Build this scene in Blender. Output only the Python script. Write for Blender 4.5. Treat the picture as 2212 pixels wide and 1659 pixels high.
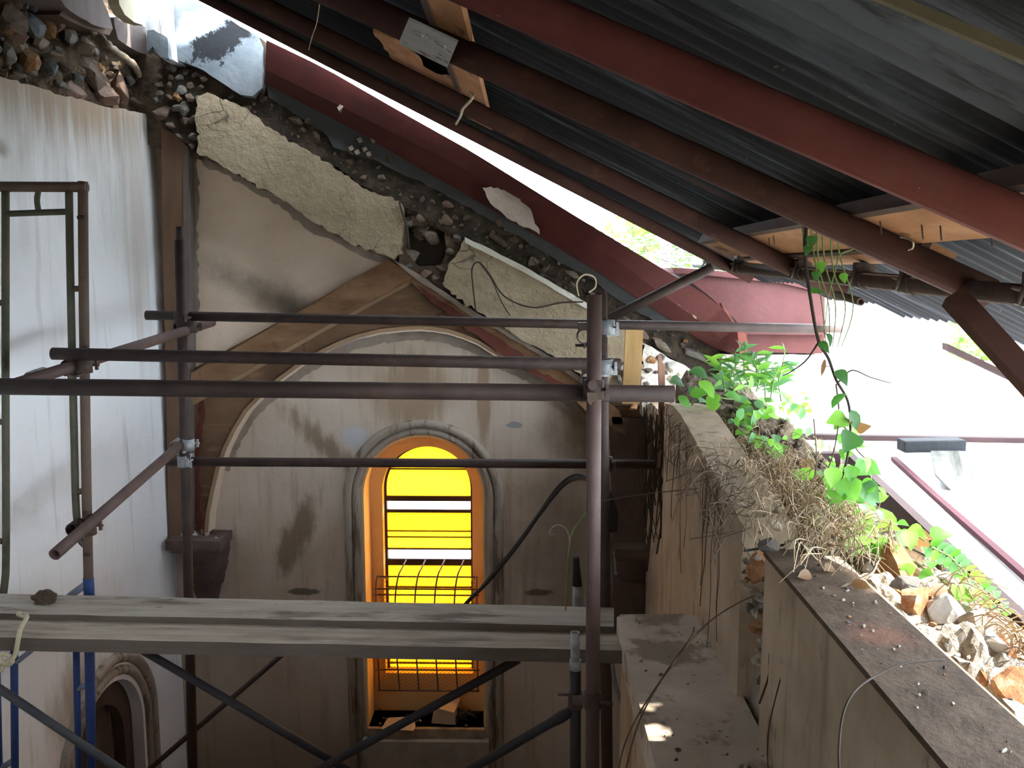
import bpy, bmesh, math, random
from mathutils import Vector, Matrix, noise, geometry
from math import pi, sin, cos, tan, atan, radians, sqrt
random.seed(7)
scene = bpy.context.scene
COL = scene.collection
for o in list(bpy.data.objects):
    bpy.data.objects.remove(o)

# ------------------------------------------------------------------ camera
EYE = Vector((0, 0, 5.0))
F = 1850.0
PITCH = atan(239.5 / F)
YAW = atan(34 * cos(PITCH) / F)
cam_d = bpy.data.cameras.new('camera')
cam_d.sensor_width = 36.0
cam_d.lens = F / 2212 * 36.0
cam_d.clip_start = 0.05
cam_d.clip_end = 500
cam = bpy.data.objects.new('camera', cam_d)
COL.objects.link(cam)
cam.location = EYE
cam.rotation_euler = (pi / 2 - PITCH, 0, YAW)
scene.camera = cam
ROT = cam.rotation_euler.to_matrix()

# ------------------------------------------------------------------ sky, sun, exposure
SKY_STRENGTH = 8.0
SUN_STRENGTH = 8.0
SUN_ELEV, SUN_AZ = radians(47), radians(2)      # azimuth from +X towards +Y
world = bpy.data.worlds.new('sky')
scene.world = world
world.use_nodes = True
wn = world.node_tree.nodes
bg = wn['Background']
bg.inputs[0].default_value = (0.80, 0.90, 1.0, 1)
bg.inputs[1].default_value = SKY_STRENGTH
sun_d = bpy.data.lights.new('sun', 'SUN')
sun_d.energy = SUN_STRENGTH
sun_d.angle = radians(1.5)
sun_d.color = (1.0, 0.94, 0.84)
sun = bpy.data.objects.new('sun', sun_d)
COL.objects.link(sun)
sdir = Vector((cos(SUN_ELEV) * cos(SUN_AZ), cos(SUN_ELEV) * sin(SUN_AZ), sin(SUN_ELEV)))
sun.location = EYE + sdir * 20
sun.rotation_euler = sdir.to_track_quat('Z', 'Y').to_euler()
vs = scene.view_settings
vs.view_transform = 'Standard'
vs.look = 'None'
vs.gamma = 1.0
vs.use_curve_mapping = False
vs.exposure = 1.25

# ------------------------------------------------------------------ rays: a pixel of the photograph to a point at a known depth
def ray(u, v):
    return ROT @ Vector(((u - 1106.0) / F, -(v - 829.5) / F, -1.0))
def at(u, v, Y):
    d = ray(u, v)
    return EYE + d * (Y / d.y)
def atx(u, v, X):
    d = ray(u, v)
    return EYE + d * (X / d.x)
def atz(u, v, z):                # z relative to the eye
    d = ray(u, v)
    return EYE + d * (z / d.z)
def R(x, y, z):
    return Vector((x, y, z + 5.0))
RO = R(0, 0, 0.50)
SL = 0.49                         # roof slope
def atroof(u, v, lift=0.0):       # on the rafter plane z = c - SL x
    d = ray(u, v)
    t = (0.50 + lift) / (d.z + SL * d.x)
    return EYE + d * t

# ------------------------------------------------------------------ mesh builder
class G:
    def __init__(s):
        s.v = []; s.f = []; s.sm = []
    def add(s, vs, fs, smooth=False):
        b = len(s.v)
        s.v += [Vector(p) for p in vs]
        for f in fs:
            s.f.append([i + b for i in f]); s.sm.append(smooth)
        return s
    def box(s, c, size, rot=None):
        c = Vector(c); h = Vector(size) / 2
        P = []
        for dz in (-1, 1):
            for dx, dy in ((-1, -1), (1, -1), (1, 1), (-1, 1)):
                p = Vector((dx * h.x, dy * h.y, dz * h.z))
                if rot: p = rot @ p
                P.append(c + p)
        return s.add(P, [(3, 2, 1, 0), (4, 5, 6, 7), (0, 1, 5, 4), (1, 2, 6, 5), (2, 3, 7, 6), (3, 0, 4, 7)])
    def bar(s, a, b, w, h, up=(0, 0, 1), roll=0):
        a = Vector(a); b = Vector(b); d = (b - a).normalized()
        up = Vector(up)
        x = d.cross(up)
        if x.length < 1e-4: x = d.cross(Vector((1, 0, 0)))
        x.normalize(); y = x.cross(d).normalized()
        if roll:
            q = Matrix.Rotation(roll, 3, d); x = q @ x; y = q @ y
        P = []
        for p in (a, b):
            for i, j in ((-1, -1), (1, -1), (1, 1), (-1, 1)):
                P.append(p + x * i * w / 2 + y * j * h / 2)
        return s.add(P, [(0, 1, 2, 3), (7, 6, 5, 4), (0, 4, 5, 1), (1, 5, 6, 2), (2, 6, 7, 3), (3, 7, 4, 0)])
    def tube(s, pts, r, n=12, caps=True, smooth=True, wob=0):
        pts = [Vector(p) for p in pts]
        m = len(pts)
        rs = r if isinstance(r, (list, tuple)) else [r] * m
        T = []
        for i in range(m):
            a = pts[max(0, i - 1)]; b = pts[min(m - 1, i + 1)]
            T.append((b - a).normalized())
        x = T[0].orthogonal().normalized()
        V = []; 
        for i in range(m):
            t = T[i]
            x = (x - t * x.dot(t))
            if x.length < 1e-5: x = t.orthogonal()
            x.normalize(); y = t.cross(x)
            for k in range(n):
                a = 2 * pi * k / n
                rr = rs[i] * (1 + (random.uniform(-wob, wob) if wob else 0))
                V.append(pts[i] + (x * cos(a) + y * sin(a)) * rr)
        Fs = []
        for i in range(m - 1):
            for k in range(n):
                k2 = (k + 1) % n
                Fs.append((i * n + k, i * n + k2, (i + 1) * n + k2, (i + 1) * n + k))
        b = len(s.v)
        s.add(V, Fs, smooth)
        if caps:
            s.f.append([b + k for k in range(n - 1, -1, -1)]); s.sm.append(False)
            s.f.append([b + (m - 1) * n + k for k in range(n)]); s.sm.append(False)
        return s
    def pipe(s, a, b, r, wall=0.004, n=14):
        """hollow tube with open ends"""
        a = Vector(a); b = Vector(b); t = (b - a).normalized()
        x = t.orthogonal().normalized(); y = t.cross(x)
        V = []
        for p, rr in ((a, r), (b, r), (b, r - wall), (a + t * 0, r - wall)):
            for k in range(n):
                q = 2 * pi * k / n
                V.append(p + (x * cos(q) + y * sin(q)) * rr)
        for ring in range(4):
            Fs = []
            r2 = (ring + 1) % 4
            for k in range(n):
                k2 = (k + 1) % n
                Fs.append((ring * n + k, ring * n + k2, r2 * n + k2, r2 * n + k))
            if ring == 0:
                base = len(s.v)
                s.add(V, Fs, True)
            else:
                for f in Fs:
                    s.f.append([i + base for i in f]); s.sm.append(ring == 2)
        return s
    def prism(s, loop, off, holes=()):
        loops = [[Vector(p) for p in loop]] + [[Vector(p) for p in h] for h in holes]
        off = Vector(off)
        tris = geometry.tessellate_polygon(loops)
        allp = [p for l in loops for p in l]
        n = len(allp)
        # face towards -off
        nn = Vector((0, 0, 0))
        L0 = loops[0]
        for i in range(len(L0)):
            nn += L0[i].cross(L0[(i + 1) % len(L0)])
        V = allp + [p + off for p in allp]
        Fs = []
        for t in tris:
            a, b, c = t
            nv = (allp[b] - allp[a]).cross(allp[c] - allp[a])
            if nv.dot(off) > 0: a, b, c = c, b, a
            Fs.append((a, b, c)); Fs.append((c + n, b + n, a + n))
        k = 0
        for li, l in enumerate(loops):
            m = len(l)
            area = Vector((0, 0, 0))
            for i in range(m): area += l[i].cross(l[(i + 1) % m])
            flip = (area.dot(off) < 0)
            if li > 0: flip = not flip
            for i in range(m):
                a = k + i; b = k + (i + 1) % m
                q = (a, b, b + n, a + n)
                Fs.append(q if not flip else q[::-1])
            k += m
        return s.add(V, Fs)
    def grid(s, rows, smooth=True):
        m = len(rows[0]); V = [p for r in rows for p in r]
        Fs = []
        for i in range(len(rows) - 1):
            for j in range(m - 1):
                Fs.append((i * m + j, i * m + j + 1, (i + 1) * m + j + 1, (i + 1) * m + j))
        return s.add(V, Fs, smooth)
    def build(s, name, mat, parent=None, kind=None, label=None, cat=None, group=None, loc=None):
        me = bpy.data.meshes.new(name)
        xs = [p.x for p in s.v]; ys = [p.y for p in s.v]; zs = [p.z for p in s.v]
        o0 = Vector(((min(xs) + max(xs)) / 2, (min(ys) + max(ys)) / 2, min(zs))) if loc is None else Vector(loc)
        me.from_pydata([p - o0 for p in s.v], [], s.f)
        me.polygons.foreach_set('use_smooth', s.sm)
        me.update()
        if mat: me.materials.append(mat)
        o = bpy.data.objects.new(name, me)
        COL.objects.link(o)
        place(o, o0, parent)
        tag(o, label, cat, group, kind)
        return o

def wpos(o):
    p = Vector(o.location)
    while o.parent:
        o = o.parent; p = p + o.location
    return p
def place(o, wloc, parent=None):
    if parent:
        o.parent = parent
        o.location = Vector(wloc) - wpos(parent)
    else:
        o.location = wloc
def tag(o, label=None, cat=None, group=None, kind=None):
    if label: o['label'] = label
    if cat: o['category'] = cat
    if group: o['group'] = group
    if kind: o['kind'] = kind
    return o
def thing(name, loc, label, cat=None, group=None, kind=None):
    o = bpy.data.objects.new(name, None)
    o.empty_display_size = 0.05
    COL.objects.link(o)
    o.location = loc
    return tag(o, label, cat, group, kind)

# ------------------------------------------------------------------ materials
MATS = {}
def lin(c):
    return tuple(((x / 255) / 12.92 if x / 255 <= 0.04045 else ((x / 255 + 0.055) / 1.055) ** 2.4) for x in c)
def mat(name, cols, scale=4, rough=0.85, bump=0.3, bscale=30, stretch=(1, 1, 1), metal=0.0, spec=0.25,
        overlays=(), bdist=0.01, detail=8, world_co=False, cracks=None):
    m = bpy.data.materials.new(name)
    m.use_nodes = True
    nt = m.node_tree; N = nt.nodes; Lk = nt.links
    bs = N['Principled BSDF']
    bs.inputs['Roughness'].default_value = rough
    bs.inputs['Metallic'].default_value = metal
    bs.inputs['Specular IOR Level'].default_value = spec
    tc = N.new('ShaderNodeTexCoord')
    geo = N.new('ShaderNodeNewGeometry')
    co = geo.outputs['Position'] if world_co else tc.outputs['Object']
    def mapped(st):
        mp = N.new('ShaderNodeMapping'); mp.inputs['Scale'].default_value = st
        Lk.new(co, mp.inputs['Vector']); return mp.outputs['Vector']
    def nz(sc, st, det=8, rg=0.6, dist=0.0):
        n = N.new('ShaderNodeTexNoise')
        n.inputs['Scale'].default_value = sc; n.inputs['Detail'].default_value = det
        n.inputs['Roughness'].default_value = rg; n.inputs['Distortion'].default_value = dist
        Lk.new(mapped(st), n.inputs['Vector']); return n.outputs['Fac']
    ramp = N.new('ShaderNodeValToRGB')
    el = ramp.color_ramp.elements
    k = len(cols)
    while len(el) < k: el.new(0.5)
    for i, c in enumerate(cols):
        el[i].position = 0.3 + 0.4 * (i / max(1, k - 1)); el[i].color = (*c, 1)
    Lk.new(nz(scale, stretch, detail), ramp.inputs['Fac'])
    cur = ramp.outputs['Color']
    for ov in overlays:
        f = nz(ov.get('scale', 6), ov.get('stretch', (1, 1, 1)), ov.get('detail', 8), ov.get('rg', 0.65), ov.get('dist', 0.0))
        mr = N.new('ShaderNodeMapRange'); mr.interpolation_type = 'SMOOTHSTEP'
        mr.inputs['From Min'].default_value = ov.get('lo', 0.5); mr.inputs['From Max'].default_value = ov.get('hi', 0.6)
        mr.inputs['To Max'].default_value = ov.get('amt', 1.0)
        src = f
        if 'at' in ov:                       # a local tone
            sub = N.new('ShaderNodeVectorMath'); sub.operation = 'SUBTRACT'
            Lk.new(geo.outputs['Position'], sub.inputs[0]); sub.inputs[1].default_value = ov['at']
            rotv = N.new('ShaderNodeVectorRotate'); rotv.rotation_type = 'Y_AXIS'
            rotv.inputs['Angle'].default_value = ov.get('ang', 0.0)
            Lk.new(sub.outputs[0], rotv.inputs['Vector'])
            dv = N.new('ShaderNodeVectorMath'); dv.operation = 'DIVIDE'
            Lk.new(rotv.outputs[0], dv.inputs[0]); dv.inputs[1].default_value = ov['rad']
            ln = N.new('ShaderNodeVectorMath'); ln.operation = 'LENGTH'
            Lk.new(dv.outputs[0], ln.inputs[0])
            # fac = noise*ns + (1 - len)
            m1 = N.new('ShaderNodeMath'); m1.operation = 'SUBTRACT'; m1.inputs[0].default_value = 1.0
            Lk.new(ln.outputs['Value'], m1.inputs[1])
            m2 = N.new('ShaderNodeMath'); m2.operation = 'MULTIPLY_ADD'
            Lk.new(f, m2.inputs[0]); m2.inputs[1].default_value = ov.get('ns', 1.2)
            Lk.new(m1.outputs[0], m2.inputs[2])
            src = m2.outputs[0]
        Lk.new(src, mr.inputs['Value'])
        mx = N.new('ShaderNodeMix'); mx.data_type = 'RGBA'
        Lk.new(mr.outputs['Result'], mx.inputs['Factor'])
        Lk.new(cur, mx.inputs['A']); mx.inputs['B'].default_value = (*ov['col'], 1)
        cur = mx.outputs['Result']
    if cracks:
        vo = N.new('ShaderNodeTexVoronoi'); vo.feature = 'DISTANCE_TO_EDGE'; vo.inputs['Scale'].default_value = cracks[0]
        mp = mapped((1, 1, 1)); wz = N.new('ShaderNodeTexNoise'); wz.inputs['Scale'].default_value = 3.0
        Lk.new(mp, wz.inputs['Vector'])
        ad = N.new('ShaderNodeVectorMath'); ad.operation = 'MULTIPLY_ADD'; ad.inputs[1].default_value = (0.35, 0.35, 0.35)
        Lk.new(wz.outputs['Color'], ad.inputs[0]); Lk.new(mp, ad.inputs[2]); Lk.new(ad.outputs[0], vo.inputs['Vector'])
        cr = N.new('ShaderNodeMapRange'); cr.inputs['From Min'].default_value = cracks[1]; cr.inputs['From Max'].default_value = 0.0
        Lk.new(vo.outputs['Distance'], cr.inputs['Value'])
        gate = N.new('ShaderNodeMath'); gate.operation = 'MULTIPLY'
        gm = N.new('ShaderNodeMapRange'); gm.inputs['From Min'].default_value = 0.48; gm.inputs['From Max'].default_value = 0.6
        Lk.new(nz(1.7, (1, 1, 1)), gm.inputs['Value'])
        Lk.new(cr.outputs['Result'], gate.inputs[0]); Lk.new(gm.outputs['Result'], gate.inputs[1])
        mx = N.new('ShaderNodeMix'); mx.data_type = 'RGBA'
        Lk.new(gate.outputs[0], mx.inputs['Factor']); Lk.new(cur, mx.inputs['A']); mx.inputs['B'].default_value = (*cracks[2], 1)
        cur = mx.outputs['Result']
    Lk.new(cur, bs.inputs['Base Color'])
    if bump:
        b = N.new('ShaderNodeBump'); b.inputs['Strength'].default_value = bump; b.inputs['Distance'].default_value = bdist
        Lk.new(nz(bscale, stretch if max(stretch) > 2 else (1, 1, 1), 6, 0.7), b.inputs['Height'])
        Lk.new(b.outputs['Normal'], bs.inputs['Normal'])
    MATS[name] = m
    return m
def glassy(name, col, transl, mixf, rough=0.0):
    m = bpy.data.materials.new(name); m.use_nodes = True
    nt = m.node_tree; N = nt.nodes; Lk = nt.links
    N.remove(N['Principled BSDF'])
    out = N['Material Output']
    tr = N.new('ShaderNodeBsdfTransparent'); tr.inputs[0].default_value = (*col, 1)
    tl = N.new('ShaderNodeBsdfTranslucent')
    tc = N.new('ShaderNodeTexCoord'); nz = N.new('ShaderNodeTexNoise'); nz.inputs['Scale'].default_value = 9; nz.inputs['Detail'].default_value = 5
    Lk.new(tc.outputs['Object'], nz.inputs['Vector'])
    rp = N.new('ShaderNodeValToRGB'); rp.color_ramp.elements[0].color = (*[c * 0.8 for c in transl], 1); rp.color_ramp.elements[1].color = (*transl, 1)
    rp.color_ramp.elements[0].position = 0.35; rp.color_ramp.elements[1].position = 0.6
    Lk.new(nz.outputs['Fac'], rp.inputs['Fac']); Lk.new(rp.outputs['Color'], tl.inputs['Color'])
    gl = N.new('ShaderNodeBsdfGlossy'); gl.inputs['Roughness'].default_value = 0.15; gl.inputs['Color'].default_value = (1, 1, 1, 1)
    mx = N.new('ShaderNodeMixShader'); mx.inputs[0].default_value = mixf
    Lk.new(tr.outputs[0], mx.inputs[1]); Lk.new(tl.outputs[0], mx.inputs[2])
    m2 = N.new('ShaderNodeMixShader'); m2.inputs[0].default_value = 0.03
    Lk.new(mx.outputs[0], m2.inputs[1]); Lk.new(gl.outputs[0], m2.inputs[2])
    Lk.new(m2.outputs[0], out.inputs['Surface'])
    MATS[name] = m
    return m
def leafmat(name, c, tcol):
    m = bpy.data.materials.new(name); m.use_nodes = True
    nt = m.node_tree; N = nt.nodes; Lk = nt.links
    bs = N['Principled BSDF']; bs.inputs['Roughness'].default_value = 0.5
    out = N['Material Output']
    tc = N.new('ShaderNodeTexCoord'); nz = N.new('ShaderNodeTexNoise'); nz.inputs['Scale'].default_value = 14
    Lk.new(tc.outputs['Object'], nz.inputs['Vector'])
    rp = N.new('ShaderNodeValToRGB'); rp.color_ramp.elements[0].color = (*[x * 0.65 for x in c], 1); rp.color_ramp.elements[1].color = (*c, 1)
    rp.color_ramp.elements[0].position = 0.3; rp.color_ramp.elements[1].position = 0.7
    Lk.new(nz.outputs['Fac'], rp.inputs['Fac']); Lk.new(rp.outputs['Color'], bs.inputs['Base Color'])
    tl = N.new('ShaderNodeBsdfTranslucent'); tl.inputs[0].default_value = (*tcol, 1)
    mx = N.new('ShaderNodeMixShader'); mx.inputs[0].default_value = 0.45
    Lk.new(bs.outputs[0], mx.inputs[1]); Lk.new(tl.outputs[0], mx.inputs[2])
    Lk.new(mx.outputs[0], out.inputs['Surface'])
    MATS[name] = m
    return m

STREAK = dict(col=(0.30, 0.23, 0.16), scale=3.0, stretch=(5, 5, 0.35), lo=0.52, hi=0.75, amt=0.55)
mat('plaster_left', [(0.80, 0.81, 0.82), (0.86, 0.88, 0.90), (0.88, 0.90, 0.92)], scale=1.6, bump=0.25, bscale=40, world_co=True,
    overlays=[dict(STREAK, amt=0.35, lo=0.55), dict(col=(0.30, 0.25, 0.20), scale=2.2, stretch=(3, 3, 0.5), at=(-2.35, 4.5, 6.1), rad=(1, 4.0, 1.25), lo=0.55, hi=1.3, ns=0.8, amt=0.78), dict(col=(0.26, 0.17, 0.10), scale=4, stretch=(6, 6, 0.25), at=(-2.35, 4.5, 5.95), rad=(1, 1.6, 0.42), lo=0.85, hi=1.5, ns=1.3, amt=0.8),  # wide top overlay: drip dirt plus eave shade put into the colour
              dict(col=(0.45, 0.38, 0.32), scale=2, stretch=(8, 8, 0.2), at=(-2.35, 5.2, 5.2), rad=(1, 0.35, 1.2), lo=0.8, hi=1.5, ns=1.2, amt=0.6),
              dict(col=(0.2, 0.16, 0.13), scale=5, at=(-2.35, 3.85, 5.55), rad=(1, 0.16, 0.08), lo=0.8, hi=1.5, ns=1.0, amt=0.7),
              dict(col=(0.30, 0.22, 0.14), scale=3, stretch=(3, 3, 0.8), at=(-2.35, 4.2, 2.75), rad=(1, 0.45, 0.5), lo=0.75, hi=1.5, ns=1.2, amt=0.8),  # brown of the warm-lit lower wall put into the colour
              dict(col=(0.38, 0.27, 0.17), scale=30, lo=0.69, hi=0.74, amt=0.6)])
def bw(u, v):
    return tuple(at(u, v, 5.5))
mat('plaster_back', [(0.4536, 0.3515, 0.2624), (0.5616, 0.4655, 0.3731), (0.648, 0.5557, 0.4674)], scale=1.5, bump=0.3, bscale=35, world_co=True,
    overlays=[dict(STREAK, amt=0.6, lo=0.48),
              dict(col=(0.24, 0.17, 0.11), scale=5, stretch=(4, 4, 0.8), at=bw(700, 960), rad=(0.62, 1, 0.13), ang=radians(-42), lo=0.85, hi=1.5, ns=1.3, amt=0.85),
              dict(col=(0.20, 0.14, 0.09), scale=4, stretch=(3, 3, 1), at=bw(640, 1160), rad=(0.16, 1, 0.5), ang=radians(-22), lo=0.85, hi=1.4, ns=1.3, amt=0.9),
              dict(col=(0.33, 0.23, 0.15), scale=3, stretch=(9, 9, 0.3), at=bw(900, 850), rad=(0.35, 1, 0.42), lo=0.95, hi=1.35, ns=1.4, amt=0.8),
              dict(col=(0.33, 0.22, 0.14), scale=4, stretch=(2, 2, 0.3), at=bw(1045, 850), rad=(0.075, 1, 0.62), lo=0.75, hi=1.1, ns=1.0, amt=0.85),
              dict(col=(0.36, 0.26, 0.18), scale=4, stretch=(2, 2, 0.3), at=bw(835, 860), rad=(0.20, 1, 0.3), lo=0.75, hi=1.2, ns=1.0, amt=0.5),
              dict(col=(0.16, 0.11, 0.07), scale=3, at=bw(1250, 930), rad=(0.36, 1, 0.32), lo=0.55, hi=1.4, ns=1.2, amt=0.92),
              dict(col=(0.20, 0.155, 0.115), scale=2, at=bw(1230, 1220), rad=(0.6, 1, 0.9), lo=0.6, hi=1.4, ns=1.2, amt=0.7), dict(col=(0.16, 0.115, 0.08), scale=1.5, at=bw(800, 1700), rad=(3.0, 1, 1.2), lo=0.6, hi=1.3, ns=0.7, amt=0.75),  # last overlay darkens the lower wall: shade put into the colour
              dict(col=(0.30, 0.30, 0.295), scale=7, dist=0.8, at=bw(1112, 918), rad=(0.11, 1, 0.05), lo=1.05, hi=1.1, ns=1.1, amt=0.95),
              dict(col=(0.52, 0.56, 0.62), scale=3, at=bw(770, 945), rad=(0.16, 1, 0.14), lo=0.8, hi=1.3, ns=1.0, amt=0.7),
              dict(col=(0.10, 0.075, 0.05), scale=6, at=bw(655, 1278), rad=(0.22, 1, 0.045), lo=0.85, hi=1.1, ns=1.0, amt=0.85),
              dict(col=(0.10, 0.075, 0.05), scale=6, at=bw(1165, 1280), rad=(0.20, 1, 0.05), lo=0.85, hi=1.1, ns=1.0, amt=0.85),
              dict(col=(0.20, 0.13, 0.08), scale=40, lo=0.70, hi=0.74, amt=0.8)])
mat('plaster_upper', [(0.5638, 0.427, 0.3151), (0.6734, 0.5303, 0.4043), (0.736, 0.5923, 0.4578)], scale=2.0, bump=0.35, bscale=40, world_co=True,
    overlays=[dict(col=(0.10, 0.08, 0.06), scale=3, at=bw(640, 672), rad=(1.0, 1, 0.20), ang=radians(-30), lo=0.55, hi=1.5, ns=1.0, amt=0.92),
              dict(col=(0.20, 0.12, 0.08), scale=35, lo=0.72, hi=0.75, amt=0.8)])
mat('cement_grey', [(0.2419, 0.1915, 0.1515), (0.3629, 0.2979, 0.2387)], scale=8, bump=0.5, bscale=60)
mat('brown_paint', [(0.1013, 0.05625, 0.0315), (0.165, 0.0975, 0.05625), (0.21, 0.1275, 0.075)], scale=3, bump=0.3, bscale=40,
    overlays=[dict(col=(0.30, 0.17, 0.09), scale=3, stretch=(1, 1, 5), lo=0.55, hi=0.7, amt=0.7), dict(col=(0.09, 0.035, 0.02), scale=6, lo=0.62, hi=0.7, amt=0.8)])
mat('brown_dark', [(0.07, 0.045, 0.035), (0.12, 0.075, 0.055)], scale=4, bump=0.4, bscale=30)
mat('brown_wood', [(0.1275, 0.06375, 0.03), (0.2025, 0.1087, 0.05625), (0.2475, 0.1425, 0.075)], scale=5, stretch=(1, 1, 3), bump=0.3, bscale=30,
    overlays=[dict(col=(0.12, 0.06, 0.03), scale=9, lo=0.6, hi=0.68, amt=0.6)])
mat('rib_edge', [(0.288, 0.184, 0.104), (0.36, 0.248, 0.152)], scale=6, bump=0.3)
mat('red_stain', [(0.11, 0.028, 0.02), (0.15, 0.05, 0.035)], scale=8, bump=0.4)
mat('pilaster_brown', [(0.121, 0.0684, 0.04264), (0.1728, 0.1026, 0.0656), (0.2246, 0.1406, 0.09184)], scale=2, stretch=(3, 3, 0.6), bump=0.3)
CR = dict(col=(0.13, 0.10, 0.07), scale=2.2, dist=1.5, lo=0.499, hi=0.501)
mat('cream_render', [(0.2462, 0.1873, 0.1187), (0.3193, 0.2517, 0.1642), (0.3659, 0.2925, 0.197)], scale=5, bump=0.8, bscale=14, bdist=0.03, cracks=(4.5, 0.02, (0.06, 0.05, 0.035)),
    overlays=[dict(col=(0.26, 0.19, 0.10), scale=4, lo=0.6, hi=0.75, amt=0.7), dict(col=(0.15, 0.12, 0.08), scale=22, lo=0.66, hi=0.72, amt=0.8)])
mat('bright_render', [(0.60, 0.55, 0.46), (0.72, 0.69, 0.62)], scale=5, bump=0.8, bscale=14, bdist=0.03,
    overlays=[dict(col=(0.30, 0.2, 0.11), scale=5, lo=0.6, hi=0.7, amt=0.8)])
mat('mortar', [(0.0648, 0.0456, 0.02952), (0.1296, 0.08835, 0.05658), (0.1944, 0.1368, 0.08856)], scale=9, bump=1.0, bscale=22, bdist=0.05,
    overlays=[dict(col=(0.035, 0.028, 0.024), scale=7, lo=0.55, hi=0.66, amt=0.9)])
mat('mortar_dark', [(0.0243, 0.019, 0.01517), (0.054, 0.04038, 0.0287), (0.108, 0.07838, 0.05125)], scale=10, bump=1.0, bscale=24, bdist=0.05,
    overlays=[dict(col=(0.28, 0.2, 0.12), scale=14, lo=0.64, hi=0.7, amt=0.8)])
mat('blue_grey', [(0.04725, 0.04674, 0.04646), (0.06615, 0.06555, 0.066)], scale=6, bump=0.4, bscale=50)
mat('blue_wash', [(0.084, 0.098, 0.1085), (0.1155, 0.133, 0.147), (0.175, 0.189, 0.1995)], scale=3.5, bump=0.5, bscale=30,
    overlays=[dict(col=(0.42, 0.45, 0.47), scale=4, at=tuple(at(430, 60, 5.3)), rad=(0.42, 1, 0.18), ang=radians(28), lo=0.95, hi=1.3, ns=1.0, amt=0.9), dict(col=(0.008, 0.008, 0.010), scale=6, dist=0.4, rg=0.8, at=tuple(at(485, 92, 5.3)), rad=(0.50, 1, 0.19), ang=radians(30), lo=1.50, hi=1.58, ns=2.0, amt=0.97)])
mat('white_wash', [(0.36, 0.376, 0.4), (0.496, 0.512, 0.528), (0.576, 0.584, 0.592)], scale=4, stretch=(3, 3, 0.6), bump=0.4, overlays=[dict(col=(0.22, 0.17, 0.14), scale=3, stretch=(4, 4, 0.5), lo=0.52, hi=0.62, amt=0.8)])
mat('red_paint', [(0.0504, 0.0126, 0.01134), (0.0756, 0.01764, 0.01512), (0.1008, 0.0252, 0.021)], scale=3, rough=0.6, bump=0.25, bscale=30,
    overlays=[dict(col=(0.17, 0.06, 0.058), scale=4, at=tuple(at(1450, 620, 5.1)), rad=(0.95, 3, 0.75), lo=0.6, hi=1.3, ns=0.8, amt=0.9), dict(col=(0.04, 0.012, 0.01), scale=2.5, lo=0.6, hi=0.72, amt=0.7), dict(col=(0.30, 0.24, 0.19), scale=18, lo=0.735, hi=0.75, amt=0.9)])  # pale right end: chalky wear plus daylight put into the colour
mat('pink_paint', [(0.04553, 0.01125, 0.01072), (0.06426, 0.01741, 0.01607), (0.08034, 0.02545, 0.02411)], scale=3, rough=0.6, bump=0.25, bscale=30,
    overlays=[dict(col=(0.14, 0.035, 0.03), scale=3, lo=0.64, hi=0.72, amt=0.7)])
mat('litter', [(0.10, 0.065, 0.04), (0.19, 0.13, 0.085), (0.32, 0.24, 0.165)], scale=14, bump=1.0, bscale=40, bdist=0.05, overlays=[dict(col=(0.05, 0.035, 0.025), scale=16, lo=0.55, hi=0.64, amt=0.8)])
mat('bare_patch', [(0.216, 0.162, 0.126), (0.276, 0.216, 0.174)], scale=12, bump=0.7, bscale=50)
RUST = dict(col=(0.10, 0.05, 0.03), scale=9, lo=0.58, hi=0.68, amt=0.5)
DUST = dict(col=(0.34, 0.30, 0.27), scale=45, lo=0.70, hi=0.74, amt=0.8)
mat('rust_tube', [(0.03575, 0.0231, 0.02035), (0.055, 0.03575, 0.0308), (0.077, 0.0506, 0.0429)], scale=7, rough=0.6, bump=0.25, bscale=90, overlays=[RUST, DUST])
mat('rust_tube_pale', [(0.0864, 0.05472, 0.04723), (0.1152, 0.07488, 0.06624), (0.1382, 0.09504, 0.08352)], scale=7, rough=0.6, bump=0.25, bscale=90, overlays=[RUST, DUST])
mat('dark_tube', [(0.024, 0.0216, 0.024), (0.042, 0.036, 0.0372)], scale=7, rough=0.6, bump=0.25, bscale=90, overlays=[dict(RUST, lo=0.62), DUST])
mat('slate_tube', [(0.05, 0.053, 0.058), (0.085, 0.088, 0.095)], scale=9, rough=0.55, bump=0.25, bscale=90, overlays=[dict(RUST, lo=0.66), DUST])
mat('green_tube', [(0.0525, 0.054, 0.03375), (0.09, 0.09, 0.06), (0.1275, 0.105, 0.075)], scale=6, rough=0.6, bump=0.25, bscale=90, overlays=[RUST, DUST])
mat('frame_rust', [(0.084, 0.056, 0.042), (0.119, 0.0805, 0.0595), (0.154, 0.105, 0.077)], scale=7, rough=0.6, bump=0.3, bscale=80, overlays=[RUST, dict(DUST, lo=0.66)])
mat('blue_tube', [(0.018, 0.035, 0.11), (0.03, 0.06, 0.19), (0.05, 0.085, 0.24)], scale=8, rough=0.5, bump=0.2, bscale=80, overlays=[DUST, dict(RUST, lo=0.66)])
mat('blue_pale', [(0.16, 0.19, 0.28), (0.26, 0.25, 0.28)], scale=14, rough=0.6, bump=0.2)
mat('galv', [(0.22, 0.23, 0.24), (0.36, 0.38, 0.39), (0.48, 0.50, 0.50)], scale=20, rough=0.5, bump=0.3, metal=0.3, overlays=[dict(RUST, lo=0.6)])
mat('clamp_dark', [(0.04, 0.03, 0.028), (0.10, 0.07, 0.055)], scale=20, rough=0.6, bump=0.3)
mat('rafter_red', [(0.07125, 0.02025, 0.018), (0.1013, 0.03, 0.0255), (0.1275, 0.04125, 0.03375)], scale=4, rough=0.85, bump=0.2, bscale=60, spec=0.08, overlays=[DUST, dict(col=(0.07, 0.04, 0.03), scale=3, lo=0.55, hi=0.7, amt=0.7)])
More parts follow.
